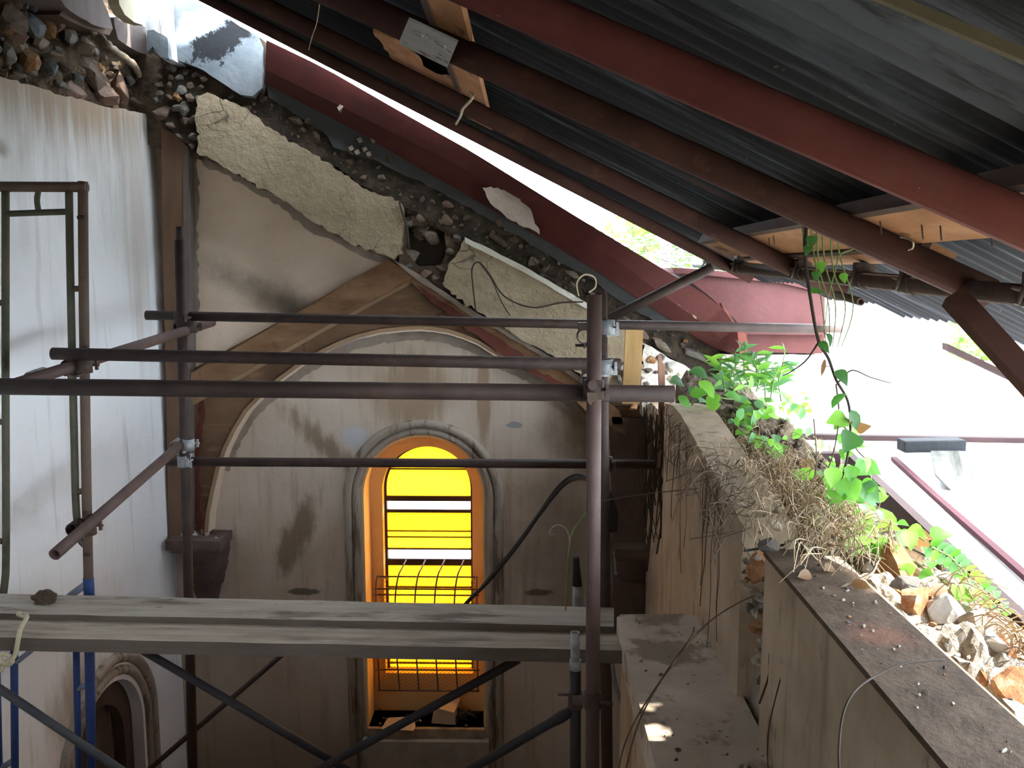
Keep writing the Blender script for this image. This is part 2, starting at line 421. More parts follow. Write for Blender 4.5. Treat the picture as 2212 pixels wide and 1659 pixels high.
mat('rafter_dark', [(0.036, 0.0168, 0.0144), (0.054, 0.0252, 0.0204), (0.072, 0.033, 0.0252)], scale=4, rough=0.85, bump=0.2, bscale=60, spec=0.08, overlays=[DUST, RUST])
mat('rafter_tan', [(0.09, 0.075, 0.042), (0.13, 0.105, 0.06)], scale=5, stretch=(1, 1, 1), bump=0.3)
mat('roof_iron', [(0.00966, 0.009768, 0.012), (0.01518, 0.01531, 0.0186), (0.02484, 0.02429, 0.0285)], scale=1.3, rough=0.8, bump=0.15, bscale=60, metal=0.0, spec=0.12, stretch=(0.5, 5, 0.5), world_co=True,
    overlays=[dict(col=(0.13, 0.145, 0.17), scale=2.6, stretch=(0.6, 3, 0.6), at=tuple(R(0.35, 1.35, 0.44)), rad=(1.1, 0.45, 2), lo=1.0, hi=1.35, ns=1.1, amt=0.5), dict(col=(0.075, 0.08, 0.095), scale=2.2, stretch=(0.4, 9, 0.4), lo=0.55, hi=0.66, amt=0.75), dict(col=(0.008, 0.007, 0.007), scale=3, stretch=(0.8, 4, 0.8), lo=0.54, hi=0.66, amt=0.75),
              dict(col=(0.10, 0.10, 0.08), scale=55, lo=0.66, hi=0.70, amt=0.7), dict(col=(0.05, 0.028, 0.018), scale=2.0, stretch=(0.7, 3, 0.7), lo=0.6, hi=0.7, amt=0.5)])
mat('batten_wood', [(0.3128, 0.1428, 0.064), (0.4232, 0.21, 0.104), (0.4968, 0.2772, 0.152)], scale=2.5, stretch=(4, 1.5, 4), bump=0.3, bscale=20, overlays=[dict(col=(0.13, 0.06, 0.035), scale=3, stretch=(3, 1, 3), lo=0.57, hi=0.66, amt=0.85)])
mat('plank_side_shade', [(0.10, 0.08, 0.062), (0.16, 0.13, 0.105)], scale=2.2, stretch=(1.2, 6, 6), bump=0.4, bscale=12)  # darker plank wood: shade of the side faces put into the colour
mat('board_dark', [(0.05, 0.04, 0.03), (0.08, 0.06, 0.045)], scale=3, bump=0.2)
mat('plank_wood_far', [(0.27, 0.2228, 0.1755), (0.405, 0.3443, 0.2835), (0.4995, 0.432, 0.3645)], scale=2.0, stretch=(1.0, 7, 7), bump=0.5, bscale=12, rough=0.8,
    overlays=[dict(col=(0.08, 0.06, 0.045), scale=2.0, stretch=(1, 5, 1), lo=0.52, hi=0.66, amt=0.75), dict(col=(0.55, 0.52, 0.48), scale=36, stretch=(0.6, 1.3, 1), lo=0.675, hi=0.70, amt=0.9), dict(col=(0.05, 0.04, 0.03), scale=24, stretch=(0.5, 1.3, 1), lo=0.66, hi=0.70, amt=0.9)])
mat('batten_dark', [(0.07, 0.045, 0.035), (0.12, 0.075, 0.055)], scale=3, stretch=(3, 1, 3), bump=0.3)
mat('plank_wood', [(0.2881, 0.2259, 0.1712), (0.4009, 0.3251, 0.2568), (0.5011, 0.4132, 0.3281)], scale=2.2, stretch=(1.2, 8, 8), bump=0.45, bscale=10, rough=0.8,
    overlays=[dict(col=(0.12, 0.095, 0.075), scale=2.2, stretch=(1, 6, 1), lo=0.54, hi=0.68, amt=0.7), dict(col=(0.62, 0.60, 0.57), scale=32, stretch=(0.6, 1.3, 1), lo=0.685, hi=0.71, amt=0.9), dict(col=(0.06, 0.045, 0.04), scale=26, stretch=(0.5, 1.3, 1), lo=0.68, hi=0.72, amt=0.9)])
mat('ledge_top', [(0.4131, 0.3332, 0.256), (0.5508, 0.4542, 0.3606), (0.6885, 0.5693, 0.46)], scale=4, bump=0.5, bscale=45,
    overlays=[dict(col=(0.22, 0.165, 0.11), scale=3.2, lo=0.5, hi=0.58, amt=0.8), dict(col=(0.09, 0.07, 0.055), scale=26, stretch=(0.6, 1.6, 1), lo=0.64, hi=0.69, amt=0.85), dict(col=(0.62, 0.58, 0.52), scale=60, lo=0.68, hi=0.72, amt=0.8)])
mat('coping', [(0.0552, 0.03404, 0.021), (0.0966, 0.06142, 0.039), (0.138, 0.09028, 0.0582)], scale=14, bump=1.0, bscale=45, stretch=(1, 1, 1),
    overlays=[dict(col=(0.055, 0.045, 0.04), scale=22, stretch=(0.6, 1.6, 1), lo=0.6, hi=0.68, amt=0.85), dict(col=(0.20, 0.09, 0.055), scale=4, at=tuple(R(0.74, 1.72, -0.75)), rad=(0.14, 0.12, 1), lo=0.9, hi=1.4, ns=1.1, amt=0.8), dict(col=(0.5, 0.46, 0.4), scale=60, lo=0.70, hi=0.74, amt=0.8)])
mat('wall_tan', [(0.292, 0.2124, 0.1407), (0.4043, 0.3063, 0.2132), (0.4829, 0.3754, 0.2729)], scale=3, bump=0.3, bscale=40, world_co=True,
    overlays=[dict(STREAK, col=(0.17, 0.12, 0.08), lo=0.5, amt=0.7), dict(col=(0.12, 0.085, 0.055), scale=5, stretch=(2, 2, 0.9), lo=0.58, hi=0.68, amt=0.7)])
mat('pocket_dark', [(0.03, 0.024, 0.018), (0.07, 0.055, 0.04)], scale=6, bump=0.8, bscale=25, bdist=0.03)
mat('soil', [(0.34, 0.27, 0.20), (0.48, 0.41, 0.33), (0.62, 0.57, 0.49)], scale=9, bump=1.0, bscale=25, bdist=0.04, overlays=[dict(col=(0.16, 0.10, 0.06), scale=10, lo=0.58, hi=0.66, amt=0.7)])
STONES = [mat('stone_orange', [(0.195, 0.0845, 0.0325), (0.273, 0.143, 0.0585), (0.299, 0.195, 0.1105)], scale=2.2, bump=0.7, bscale=6),
          mat('stone_tan', [(0.144, 0.111, 0.081), (0.21, 0.168, 0.132)], scale=2.2, bump=0.7, bscale=6),
          mat('stone_pink', [(0.168, 0.102, 0.078), (0.228, 0.156, 0.12)], scale=2.2, bump=0.7, bscale=6),
          mat('stone_blue', [(0.084, 0.087, 0.093), (0.138, 0.144, 0.156)], scale=2.2, bump=0.7, bscale=6),
          mat('stone_brown', [(0.078, 0.054, 0.039), (0.126, 0.09, 0.066)], scale=2.2, bump=0.7, bscale=6),
          mat('stone_grey', [(0.12, 0.108, 0.093), (0.174, 0.159, 0.141)], scale=2.2, bump=0.7, bscale=6)]
STW = [mat('stone_white', [(0.50, 0.46, 0.40), (0.66, 0.62, 0.56)], scale=2.2, bump=0.7, bscale=6), mat('stone_cream', [(0.40, 0.32, 0.23), (0.55, 0.47, 0.37)], scale=2.2, bump=0.7, bscale=6),
       mat('stone_rust', [(0.26, 0.10, 0.045), (0.42, 0.20, 0.09), (0.50, 0.36, 0.25)], scale=2.2, bump=0.7, bscale=6), STONES[5], STONES[1]]
leafmat('leaf_bright', (0.22, 0.50, 0.07), (0.35, 0.75, 0.08))
leafmat('leaf_mid', (0.10, 0.30, 0.05), (0.20, 0.50, 0.06))
leafmat('leaf_dark', (0.045, 0.14, 0.035), (0.08, 0.25, 0.04))
leafmat('leaf_blue', (0.16, 0.34, 0.16), (0.2, 0.45, 0.15))
leafmat('leaf_dry', (0.26, 0.14, 0.06), (0.3, 0.16, 0.06))
mat('twig', [(0.10, 0.07, 0.05), (0.17, 0.12, 0.085)], scale=20, bump=0)
mat('twig_dark', [(0.035, 0.026, 0.02), (0.06, 0.045, 0.035)], scale=20, bump=0)
mat('twig_pale', [(0.36, 0.28, 0.19), (0.48, 0.40, 0.28)], scale=20, bump=0)
mat('stem_green', [(0.17, 0.24, 0.09), (0.26, 0.34, 0.14)], scale=20, bump=0)
mat('dry_grass', [(0.28, 0.18, 0.10), (0.42, 0.31, 0.19), (0.50, 0.42, 0.29)], scale=10, bump=0)
mat('root_dark', [(0.06, 0.045, 0.032), (0.12, 0.09, 0.06)], scale=10, bump=0)
glassy('amber_glass', (1.0, 0.46, 0.0), (1.0, 0.50, 0.015), 0.6)
glassy('amber_glass_deep', (0.95, 0.36, 0.0), (0.95, 0.38, 0.008), 0.65)
mat('window_iron', [(0.05, 0.028, 0.02), (0.08, 0.045, 0.03)], scale=10, rough=0.6, bump=0.1)
mat('reveal_amber_light', [(0.80, 0.50, 0.20), (0.86, 0.56, 0.24)], scale=4, bump=0.2)  # amber window glow on the reveal put into the colour
mat('sill_dirt', [(0.17, 0.12, 0.075), (0.28, 0.20, 0.13), (0.36, 0.28, 0.19)], scale=12, bump=0.8, bscale=40)
mat('cardboard', [(0.36, 0.25, 0.15), (0.46, 0.34, 0.22)], scale=5, bump=0.3)
mat('mould', [(0.311, 0.266, 0.2165), (0.4147, 0.3572, 0.2952)], scale=4, bump=0.3, bscale=40, world_co=True, overlays=[dict(col=(0.14, 0.10, 0.065), scale=4, stretch=(4, 4, 0.6), lo=0.5, hi=0.62, amt=0.85)])
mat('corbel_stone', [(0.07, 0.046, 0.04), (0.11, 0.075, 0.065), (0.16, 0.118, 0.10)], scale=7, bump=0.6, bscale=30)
mat('ext_white', [(0.62, 0.61, 0.59), (0.68, 0.67, 0.66)], scale=3, bump=0.1)
mat('ext_purple', [(0.022, 0.0105, 0.0105), (0.034, 0.017, 0.016)], scale=5, bump=0.2)
mat('ext_crimson', [(0.03, 0.002, 0.006), (0.045, 0.004, 0.010)], scale=6, bump=0.2)
mat('slab_dark', [(0.008, 0.0085, 0.0095), (0.014, 0.015, 0.017)], scale=10, bump=0.5)
mat('tarp', [(0.05, 0.048, 0.04), (0.09, 0.086, 0.074)], scale=4, stretch=(6, 6, 0.7), bump=0.3)
mat('ground', [(0.07, 0.08, 0.05), (0.13, 0.12, 0.09)], scale=0.4, bump=0.2)
mat('floor_tile', [(0.20, 0.16, 0.13), (0.27, 0.22, 0.18)], scale=1, bump=0.1)
mat('bark', [(0.12, 0.085, 0.06), (0.2, 0.15, 0.11)], scale=4, bump=0.8)
mat('rope', [(0.46, 0.40, 0.26), (0.60, 0.54, 0.38)], scale=30, bump=0.4, bscale=90)
mat('cable_black', [(0.02, 0.017, 0.015), (0.035, 0.03, 0.027)], scale=10, rough=0.5, bump=0)
mat('cable_grey', [(0.12, 0.12, 0.125), (0.18, 0.18, 0.185)], scale=20, rough=0.6, bump=0)
mat('ochre_timber', [(0.40, 0.24, 0.09), (0.52, 0.34, 0.15)], scale=4, stretch=(5, 5, 1), bump=0.25, bscale=30)
mat('pink_timber', [(0.42, 0.20, 0.13), (0.52, 0.30, 0.21)], scale=4, stretch=(5, 5, 1), bump=0.25)
mat('cloth', [(0.168, 0.126, 0.09), (0.24, 0.192, 0.141)], scale=8, bump=0.5)
mat('yellow_gutter', [(0.276, 0.24, 0.162), (0.336, 0.3, 0.216)], scale=4, bump=0.2)
mat('bracket', [(0.21, 0.217, 0.21), (0.322, 0.329, 0.322)], scale=8, rough=0.5, bump=0.2, overlays=[dict(col=(0.05, 0.04, 0.035), scale=11, stretch=(1, 1, 2), lo=0.58, hi=0.61, amt=0.9), dict(col=(0.24, 0.17, 0.12), scale=7, lo=0.6, hi=0.7, amt=0.7)])
mat('mauve_render', [(0.12, 0.093, 0.084), (0.174, 0.141, 0.132)], scale=5, stretch=(1, 3, 0.7), bump=0.5)
mat('charred', [(0.018, 0.017, 0.016), (0.035, 0.032, 0.03)], scale=12, bump=0.6)
M = MATS

# ================================================================== shared small pieces
def rough_stone(seed, lv=2):
    rnd = random.Random(seed)
    bm = bmesh.new()
    bmesh.ops.create_icosphere(bm, subdivisions=lv, radius=1.0)
    offs = Vector((rnd.uniform(0, 50), rnd.uniform(0, 50), rnd.uniform(0, 50)))
    cuts = [(Vector((rnd.uniform(-1, 1), rnd.uniform(-1, 1), rnd.uniform(-1, 1))).normalized(), rnd.uniform(0.36, 0.74)) for _ in range(13)]
    for v in bm.verts:
        d = v.co.normalized()
        r = 1.05 + 0.28 * noise.noise(d * 1.5 + offs) + 0.12 * noise.noise(d * 4.0 + offs)
        p = d * r
        for n, c in cuts:
            k = p.dot(n)
            if k > c: p = p - n * (k - c)
        v.co = p
    me = bpy.data.meshes.new('stone')
    bm.to_mesh(me); bm.free()
    me.materials.append(None)
    return me
STONE_ME = [rough_stone(i) for i in range(8)]
PEBBLE_ME = [rough_stone(40 + i, 1) for i in range(4)]
def stone(name, pos, size, m, parent=None, rnd=random, rot=None, meshes=None):
    o = bpy.data.objects.new(name, rnd.choice(meshes or STONE_ME))
    COL.objects.link(o)
    o.material_slots[0].link = 'OBJECT'
    o.material_slots[0].material = m
    s = size if isinstance(size, (tuple, list)) else (size * rnd.uniform(0.8, 1.25), size * rnd.uniform(0.7, 1.1), size * rnd.uniform(0.6, 1.0))
    o.scale = s
    o.rotation_euler = rot if rot is not None else (rnd.uniform(-0.5, 0.5), rnd.uniform(-0.5, 0.5), rnd.uniform(0, 6.28))
    place(o, pos, parent)
    return o
def inside(p, poly):
    x, y = p; c = False
    n = len(poly)
    for i in range(n):
        x1, y1 = poly[i]; x2, y2 = poly[(i + 1) % n]
        if (y1 > y) != (y2 > y) and x < (x2 - x1) * (y - y1) / (y2 - y1) + x1: c = not c
    return c
def scatter(name, poly, fn, parent, n, smin, smax, mats, seed, pxm, sep=0.75):
    rnd = random.Random(seed)
    xs = [p[0] for p in poly]; ys = [p[1] for p in poly]
    got = []; tries = 0
    while len(got) < n and tries < n * 60:
        tries += 1
        u = rnd.uniform(min(xs), max(xs)); v = rnd.uniform(min(ys), max(ys))
        if not inside((u, v), poly): continue
        s = smin + (smax - smin) * rnd.random() ** 2
        if any(sqrt((u - a) ** 2 + (v - b) ** 2) < sep * (s + c) * pxm for a, b, c in got): continue
        got.append((u, v, s))
        stone(name, fn(u, v), s, rnd.choice(mats), parent, rnd)
    return got
def jag(pts, amp, step, rnd=random, closed=True, skip=()):
    """break a pixel outline into short uneven steps"""
    out = []; n = len(pts)
    for i in range(n if closed else n - 1):
        a = pts[i]; b = pts[(i + 1) % n]
        L = sqrt((a[0] - b[0]) ** 2 + (a[1] - b[1]) ** 2)
        k = 1 if i in skip else max(1, int(L / step))
        out.append(a)
        for j in range(1, k):
            t = j / k
            out.append((a[0] + (b[0] - a[0]) * t + rnd.uniform(-amp, amp), a[1] + (b[1] - a[1]) * t + rnd.uniform(-amp, amp)))
    if not closed: out.append(pts[-1])
    return out
def pxprism(name, pts, Y, thick, m, parent=None, holes=(), **kw):
    g = G().prism([at(u, v, Y) for u, v in pts], (0, thick, 0), [[at(u, v, Y) for u, v in h] for h in holes])
    return g.build(name, m, parent, **kw)

# ================================================================== ground and floor
g = G().box((0, 0, -0.15), (6, 20, 0.3))
g.build('floor', M['floor_tile'], kind='structure', label='dark tiled church floor far below the scaffold')
g = G().box((0, 20, -0.55), (160, 160, 0.5))
g.build('ground', M['ground'], kind='structure', label='dark overgrown ground outside the building')

# ================================================================== left wall
LX = -2.35
rnd = random.Random(3)
top = jag([(0, 165), (60, 182), (130, 205), (200, 222), (280, 240), (330, 250), (345, 262)], 3, 12, rnd, closed=False)
pts = [R(LX, -4.5, -5.0), R(LX, -4.5, 0.75), R(LX, 3.0, 0.80)] + [atx(u, v, LX) for u, v in top]
e = atx(346, 285, LX)
pts += [e, Vector((LX, 5.52, e.z)), R(LX, 5.52, -5.0)]
YC, ZS, RI = 4.50, -2.70, 0.40
def arch_yz(x, yc, zs, r, zb, n=20):
    L = [R(x, yc - r, zb)]
    for i in range(n + 1):
        a = pi - pi * i / n
        L.append(R(x, yc + r * cos(a), zs + r * sin(a)))
    L.append(R(x, yc + r, zb))
    return L
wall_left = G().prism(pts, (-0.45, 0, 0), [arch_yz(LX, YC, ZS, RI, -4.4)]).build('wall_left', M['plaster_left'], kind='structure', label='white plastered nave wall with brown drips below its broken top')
# broken rubble heart of the wall above the plaster
g = G(); rows = []
for i in range(70):
    z = 0.6 + 1.6 * i / 69; row = []
    for j in range(140):
        y = 3.2 + 2.4 * j / 139
        q = Vector((0, y * 7, z * 7))
        row.append(R(LX - 0.07 + 0.055 * noise.noise(q) + 0.03 * noise.noise(q * 2.7) - 0.05 * max(0, z - 1.0), y, z))
    rows.append(row)
g.grid(rows, smooth=False)
g.prism([R(LX - 0.16, -4.5, 0.6), R(LX - 0.16, -4.5, 2.2), R(LX - 0.16, 5.6, 2.2), R(LX - 0.16, 5.6, 0.6)], (-0.28, 0, 0))
core = g.build('rubble_core', M['mortar'], wall_left)
fnL = lambda u, v: atx(u, v, LX - 0.05)
RUB = [(-40, -20), (140, -10), (150, 60), (260, 85), (330, 150), (410, 250), (410, 320), (330, 245), (200, 215), (60, 175), (-40, 150)]
big = [(205, 165, 62, 34, 4), (165, 205, 30, 22, 2), (225, 205, 34, 22, 2), (262, 190, 16, 36, 2), (54, 132, 17, 25, 0), (15, 122, 18, 18, 5), (100, 150, 13, 18, 3), (136, 146, 11, 10, 4),
       (72, 55, 30, 26, 3), (20, 40, 34, 34, 4), (105, 62, 10, 18, 0), (125, 57, 9, 12, 2), (150, 85, 20, 16, 5), (178, 95, 18, 18, 1), (85, 95, 22, 14, 1), (30, 75, 16, 14, 2),
       (318, 215, 9, 17, 0), (340, 195, 8, 22, 3), (300, 185, 10, 20, 2), (370, 290, 26, 16, 5), (390, 265, 16, 24, 4), (40, 165, 18, 9, 1), (130, 188, 20, 9, 5), (110, 120, 14, 10, 1),
       (300, 225, 10, 12, 1), (350, 245, 14, 10, 5), (385, 315, 14, 10, 1)]
for u, v, a, b, k in big:
    p = atx(u, v, LX - 0.06 + 0.02 * rnd.random()); sc = p.y / F
    stone('stone', p, (0.06, a * sc * 1.7, b * sc * 1.35), STONES[k], wall_left, rnd, rot=(rnd.uniform(-0.3, 0.3), 0, 0))
scatter('stone', RUB, lambda u, v: atx(u, v, LX - 0.055), wall_left, 90, 0.018, 0.05, STONES, 11, F / 4.6)
# projecting cornice remnants at the top of the left wall
def xprism(name, pix, X, thick, m, parent=None, **kw):
    return G().prism([atx(u, v, X) for u, v in pix], (thick, 0, 0)).build(name, m, parent, **kw)
xprism('cornice_block', jag([(118, -20), (215, -20), (238, 40), (244, 62), (214, 58), (170, 36), (140, 14)], 2, 14, rnd), LX + 0.10, -0.2, M['mauve_render'], wall_left)
xprism('cornice_underside', jag([(140, 14), (170, 36), (214, 58), (244, 62), (236, 76), (205, 66), (160, 50), (128, 32)], 2, 14, rnd), LX + 0.06, -0.16, M['brown_dark'], wall_left)
xprism('cornice_block', jag([(246, 38), (270, 30), (318, 60), (318, 118), (290, 108), (255, 85)], 2, 14, rnd), LX + 0.02, -0.14, M['mauve_render'], wall_left)
# curved yellow gutter offcut
def bez(pts, n=16):
    out = []
    m = len(pts)
    for i in range(m - 1):
        p0 = Vector(pts[max(0, i - 1)]); p1 = Vector(pts[i]); p2 = Vector(pts[i + 1]); p3 = Vector(pts[min(m - 1, i + 2)])
        for j in range(n):
            t = j / n
            out.append(0.5 * ((2 * p1) + (p2 - p0) * t + (2 * p0 - 5 * p1 + 4 * p2 - p3) * t * t + (3 * p1 - p0 - 3 * p2 + p3) * t ** 3))
    out.append(Vector(pts[-1]))
    return out
xprism('gutter_end', [(252, -30), (258, 10), (270, 32), (290, 48), (312, 55), (317, 40), (318, 25), (302, 18), (294, 6), (290, -30)], LX + 0.14, -0.06, M['yellow_gutter'],
       label='curved cream gutter offcut lodged at the top of the white wall', cat='gutter')
# bundle of dry cloth caught in the rubble
g = G()
for k in range(7):
    w = rnd.uniform(-8, 8)
    P = bez([atx(196 + k * 3, 70 + w, LX + 0.03), atx(222 + k * 2, 92 + w * 0.8, LX + 0.06 + 0.01 * k), atx(250 + k, 112 + w * 0.3, LX + 0.08), atx(285 + k, 138 + w * 0.5, LX + 0.05), atx(300, 160 + w * 0.5, LX + 0.02)], 6)
    g.tube(P, [0.010 + 0.008 * sin(i * 0.9 + k) ** 2 for i in range(len(P))], 7)
g.build('dry_cloth', M['cloth'], label='twisted dry brown cloth hanging from the rubble above the white wall', cat='cloth')

# arched opening in the left wall: hood mould, reveal ring, boarded back
win2 = thing('window_2', R(LX, YC, -4.4), 'boarded arched opening low in the white plastered wall', kind='structure')
def arc_mould_x(g, X, yc, zs, r, rad, zb, n=24, squash=1.0):
    P = [R(X, yc - r, zb)] + [R(X, yc + r * cos(pi - pi * i / n), zs + r * sin(pi - pi * i / n)) for i in range(n + 1)] + [R(X, yc + r, zb)]
    g.tube(P, rad, 10)
g = G(); arc_mould_x(g, LX, YC, ZS, 0.53, 0.035, -4.4); g.build('hood_mould', M['mould'], win2)
g = G(); arc_mould_x(g, LX, YC, ZS, 0.455, 0.028, -4.4); g.build('inner_mould', M['mould'], win2)
g = G()
for k in range(6):
    y0 = YC - RI + 0.02 + k * 0.128
    zt = ZS + sqrt(max(0.0, RI * RI - (abs(y0 + 0.06 - YC)) ** 2)) + 0.02
    G().prism([R(LX - 0.13, y0, -4.4), R(LX - 0.13, y0 + 0.122, -4.4), R(LX - 0.13, y0 + 0.122, zt), R(LX - 0.13, y0, zt)], (-0.03, 0, 0)).build('board', M['brown_dark'], win2)
G().prism(arch_yz(LX - 0.07, YC, ZS, RI - 0.002, -4.4), (-0.05, 0, 0), [arch_yz(LX - 0.07, YC, ZS - 0.04, RI * 0.74, -4.38)]).build('inner_ring', M['brown_dark'], win2)

# ================================================================== back wall
BY = 5.5
XR = at(1462, 900, BY).x
# outline of the plain plaster (in x, rel z)
WC = -0.687
def arch_xz(y, xc, zs, r, zb, n=28):
    L = [R(xc - r, y, zb)]
    for i in range(n + 1):
        a = pi - pi * i / n
        L.append(R(xc + r * cos(a), y, zs + r * sin(a)))
    L.append(R(xc + r, y, zb))
    return L
tl = at(415, 330, BY); 
outer = [R(LX - 0.4, BY, -5.0), Vector((LX - 0.4, BY, tl.z + 0.6)), at(380, 190, BY), at(560, 225, BY), at(700, 300, BY), at(1000, 480, BY), at(1300, 660, BY), at(1600, 850, BY), R(at(1600, 850, BY).x, BY, -5.0)]
HR = 0.40
zs_hole = -1.055 - HR
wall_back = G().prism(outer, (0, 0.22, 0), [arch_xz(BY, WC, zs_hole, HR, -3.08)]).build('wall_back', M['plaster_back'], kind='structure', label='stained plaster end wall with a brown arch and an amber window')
# ---- upper left plaster panel, a little proud
pxprism('upper_plaster', jag([(412, 325), (500, 372), (600, 425), (700, 492), (800, 545), (842, 560), (830, 575), (700, 645), (560, 720), (412, 800)], 2, 25, rnd, skip=(6, 7, 8)), BY - 0.03, 0.04, M['plaster_upper'], wall_back)
# uneven cement margins
pxprism('cement_margin', jag([(404, 318), (424, 335), (430, 420), (426, 520), (430, 600), (428, 690), (404, 690)], 4, 12, rnd, skip=(6,)), BY - 0.036, 0.03, M['cement_grey'], wall_back)
pxprism('cement_margin', jag([(430, 335), (500, 372), (600, 425), (700, 492), (800, 545), (842, 560), (820, 566), (770, 548), (735, 528), (690, 510), (655, 490), (610, 452), (565, 425), (530, 402), (470, 368), (440, 358)], 4, 12, rnd), BY - 0.035, 0.03, M['cement_grey'], wall_back)
# ---- brown spandrel with the arched rib
inner = [(452, 1150), (455, 1110), (465, 1061), (476, 1015), (491, 973), (511, 932), (536, 892), (568, 858), (605, 826), (650, 793), (699, 765), (735, 748), (771, 734), (820, 722), (868, 717), (905, 715), (933, 717), (966, 722), (998, 732), (1030, 745), (1060, 764), (1110, 790), (1160, 812), (1207, 838), (1245, 872), (1268, 900), (1320, 955), (1360, 1010)]
spand = inner + [(1462, 1010), (1462, 900), (1400, 880), (1330, 880), (1260, 828), (1180, 772), (1030, 682), (890, 592), (838, 560), (700, 640), (560, 718), (412, 800), (412, 1150)]
pxprism('spandrel', spand, BY - 0.06, 0.07, M['brown_paint'], wall_back)
# arched rib standing out from the wall: pale edge strip
def rib(poly, w, Y, depth, m, name):
    L = []
    n = len(poly)
    out = []
    for i in range(n):
        a = Vector(poly[max(0, i - 1)]); b = Vector(poly[min(n - 1, i + 1)])
        t = (b - a).normalized(); nrm = Vector((t.y, -t.x))
        p = Vector(poly[i]) + nrm * w
        out.append((p.x, p.y))
    return pxprism(name, list(poly) + out[::-1], Y, depth, m, wall_back)
rib(inner[:22], 11, BY - 0.10, 0.11, M['rib_edge'], 'arch_rib')
rib([(x + 0, y) for x, y in inner[:22]], 2.5, BY - 0.105, 0.115, M['plaster_upper'], 'arch_arris')
rib(jag(inner[3:25], 2.5, 9, rnd, closed=False), -20, BY - 0.006, 0.02, M['cement_grey'], 'cement_margin')
# diagonal timber-like beam over the arch (upper and lower band)
pxprism('diagonal_beam', [(412, 806), (560, 722), (700, 642), (838, 560), (892, 596), (888, 604), (700, 706), (491, 823), (412, 866)], BY - 0.14, 0.12, M['brown_wood'], wall_back)
pxprism('beam_arris', [(412, 866), (491, 823), (700, 706), (888, 604), (890, 612), (700, 716), (494, 833), (412, 878)], BY - 0.10, 0.09, M['rib_edge'], wall_back)
# right-hand rib that falls behind the post, with a red-brown stain along it
pxprism('falling_rib', [(842, 560), (890, 588), (1030, 678), (1180, 770), (1262, 826), (1340, 890), (1352, 940), (1268, 890), (1207, 832), (1120, 775), (1000, 700), (900, 622)], BY - 0.12, 0.10, M['brown_wood'], wall_back)
pxprism('red_stain', jag([(905, 618), (1000, 680), (1060, 720), (1130, 765), (1160, 800), (1225, 830), (1250, 862), (1200, 838), (1130, 795), (1060, 748), (1000, 706), (930, 650)], 3, 14, rnd), BY - 0.124, 0.02, M['red_stain'], wall_back)
pxprism('plaster_lip', jag([(842, 556), (900, 590), (1030, 676), (1120, 728), (1215, 786), (1262, 820), (1262, 832), (1200, 788), (1116, 738), (1030, 690), (900, 604)], 1.5, 16, rnd), BY - 0.15, 0.1, M['cement_grey'], wall_back)
# crack down the left springing
pxprism('crack', jag([(428, 862), (440, 865), (442, 905), (434, 960), (430, 1020), (432, 1080), (436, 1140), (424, 1148), (420, 1080), (418, 1000), (424, 930), (432, 900)], 3, 9, rnd), BY - 0.064, 0.02, M['red_stain'], wall_back)
# ---- left corner pilaster
pil = [(348, 275), (378, 290), (406, 318), (412, 1165), (364, 1165)]
pxprism('corner_pilaster', pil, BY - 0.12, 0.2, M['pilaster_brown'], wall_back)
pxprism('pilaster_edge', [(395, 312), (407, 318), (413, 1150), (402, 1150)], BY - 0.13, 0.1, M['mauve_render'], wall_back)
# ---- corbel (capital) under the pilaster
def corbel(u0, u1, v0, Y, name, label, m):
    c = thing(name, at((u0 + u1) / 2, v0 + 120, Y), label, 'corbel')
    a = at(u0, v0, Y); b = at(u1, v0, Y); cx = (a.x + b.x) / 2; w = b.x - a.x; z0 = a.z
    prof = [(0.50, 0.00, 'slab'), (0.50, -0.055, 'slab')]
    G().box((cx, BY - 0.12, z0 - 0.03), (w, 0.26, 0.06)).build('abacus', m, c)
    G().box((cx, BY - 0.10, z0 - 0.075), (w * 0.9, 0.22, 0.035)).build('neck', m, c)
    g = G(); rows = []
    for k in range(9):
        t = k / 8
        ww = w * (0.45 - 0.16 * t ** 1.4); dd = 0.20 * (1 - 0.5 * t ** 1.6); z = z0 - 0.09 - 0.27 * t
        ring = []
        for j in range(13):
            q = pi * j / 12
            ring.append(Vector((cx - ww * cos(q) * (1 + 0.04 * sin(k * 2.0 + j)), BY + 0.02 - dd * sin(q) ** 0.6, z)))
        rows.append(ring)
    g.grid(rows); g.add(rows[-1], [list(range(13))])
    g.build('bell', m, c)
    G().prism([Vector((cx - w * 0.27, BY - 0.07, z0 - 0.36)), Vector((cx + w * 0.27, BY - 0.07, z0 - 0.36)), Vector((cx + 0.03, BY - 0.03, z0 - 0.58)), Vector((cx - 0.03, BY - 0.03, z0 - 0.58))], (0, 0.06, 0)).build('drop', m, c)
    return c, a, b, z0
cb, a, b, z0 = corbel(358, 474, 1168, BY - 0.24, 'corbel', 'broken mauve plaster corbel under the left foot of the brown arch', M['corbel_stone'])
for k in range(16):
    stone('debris_stone', (random.uniform(a.x + 0.02, b.x), BY - random.uniform(0.05, 0.2), z0 + 0.008), random.choice((0.012, 0.016, 0.02, 0.03)), random.choice(STW[:2] + STONES[1:2]), cb, meshes=PEBBLE_ME)
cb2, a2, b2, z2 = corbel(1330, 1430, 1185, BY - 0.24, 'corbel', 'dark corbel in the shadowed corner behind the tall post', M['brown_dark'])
# ---- right corner pilaster
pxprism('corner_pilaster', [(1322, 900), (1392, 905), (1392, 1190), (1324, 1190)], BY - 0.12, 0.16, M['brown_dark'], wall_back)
pxprism('corner_panel', [(1318, 1260), (1470, 1260), (1470, 1420), (1318, 1420)], BY - 0.15, 0.2, M['brown_dark'], wall_back)

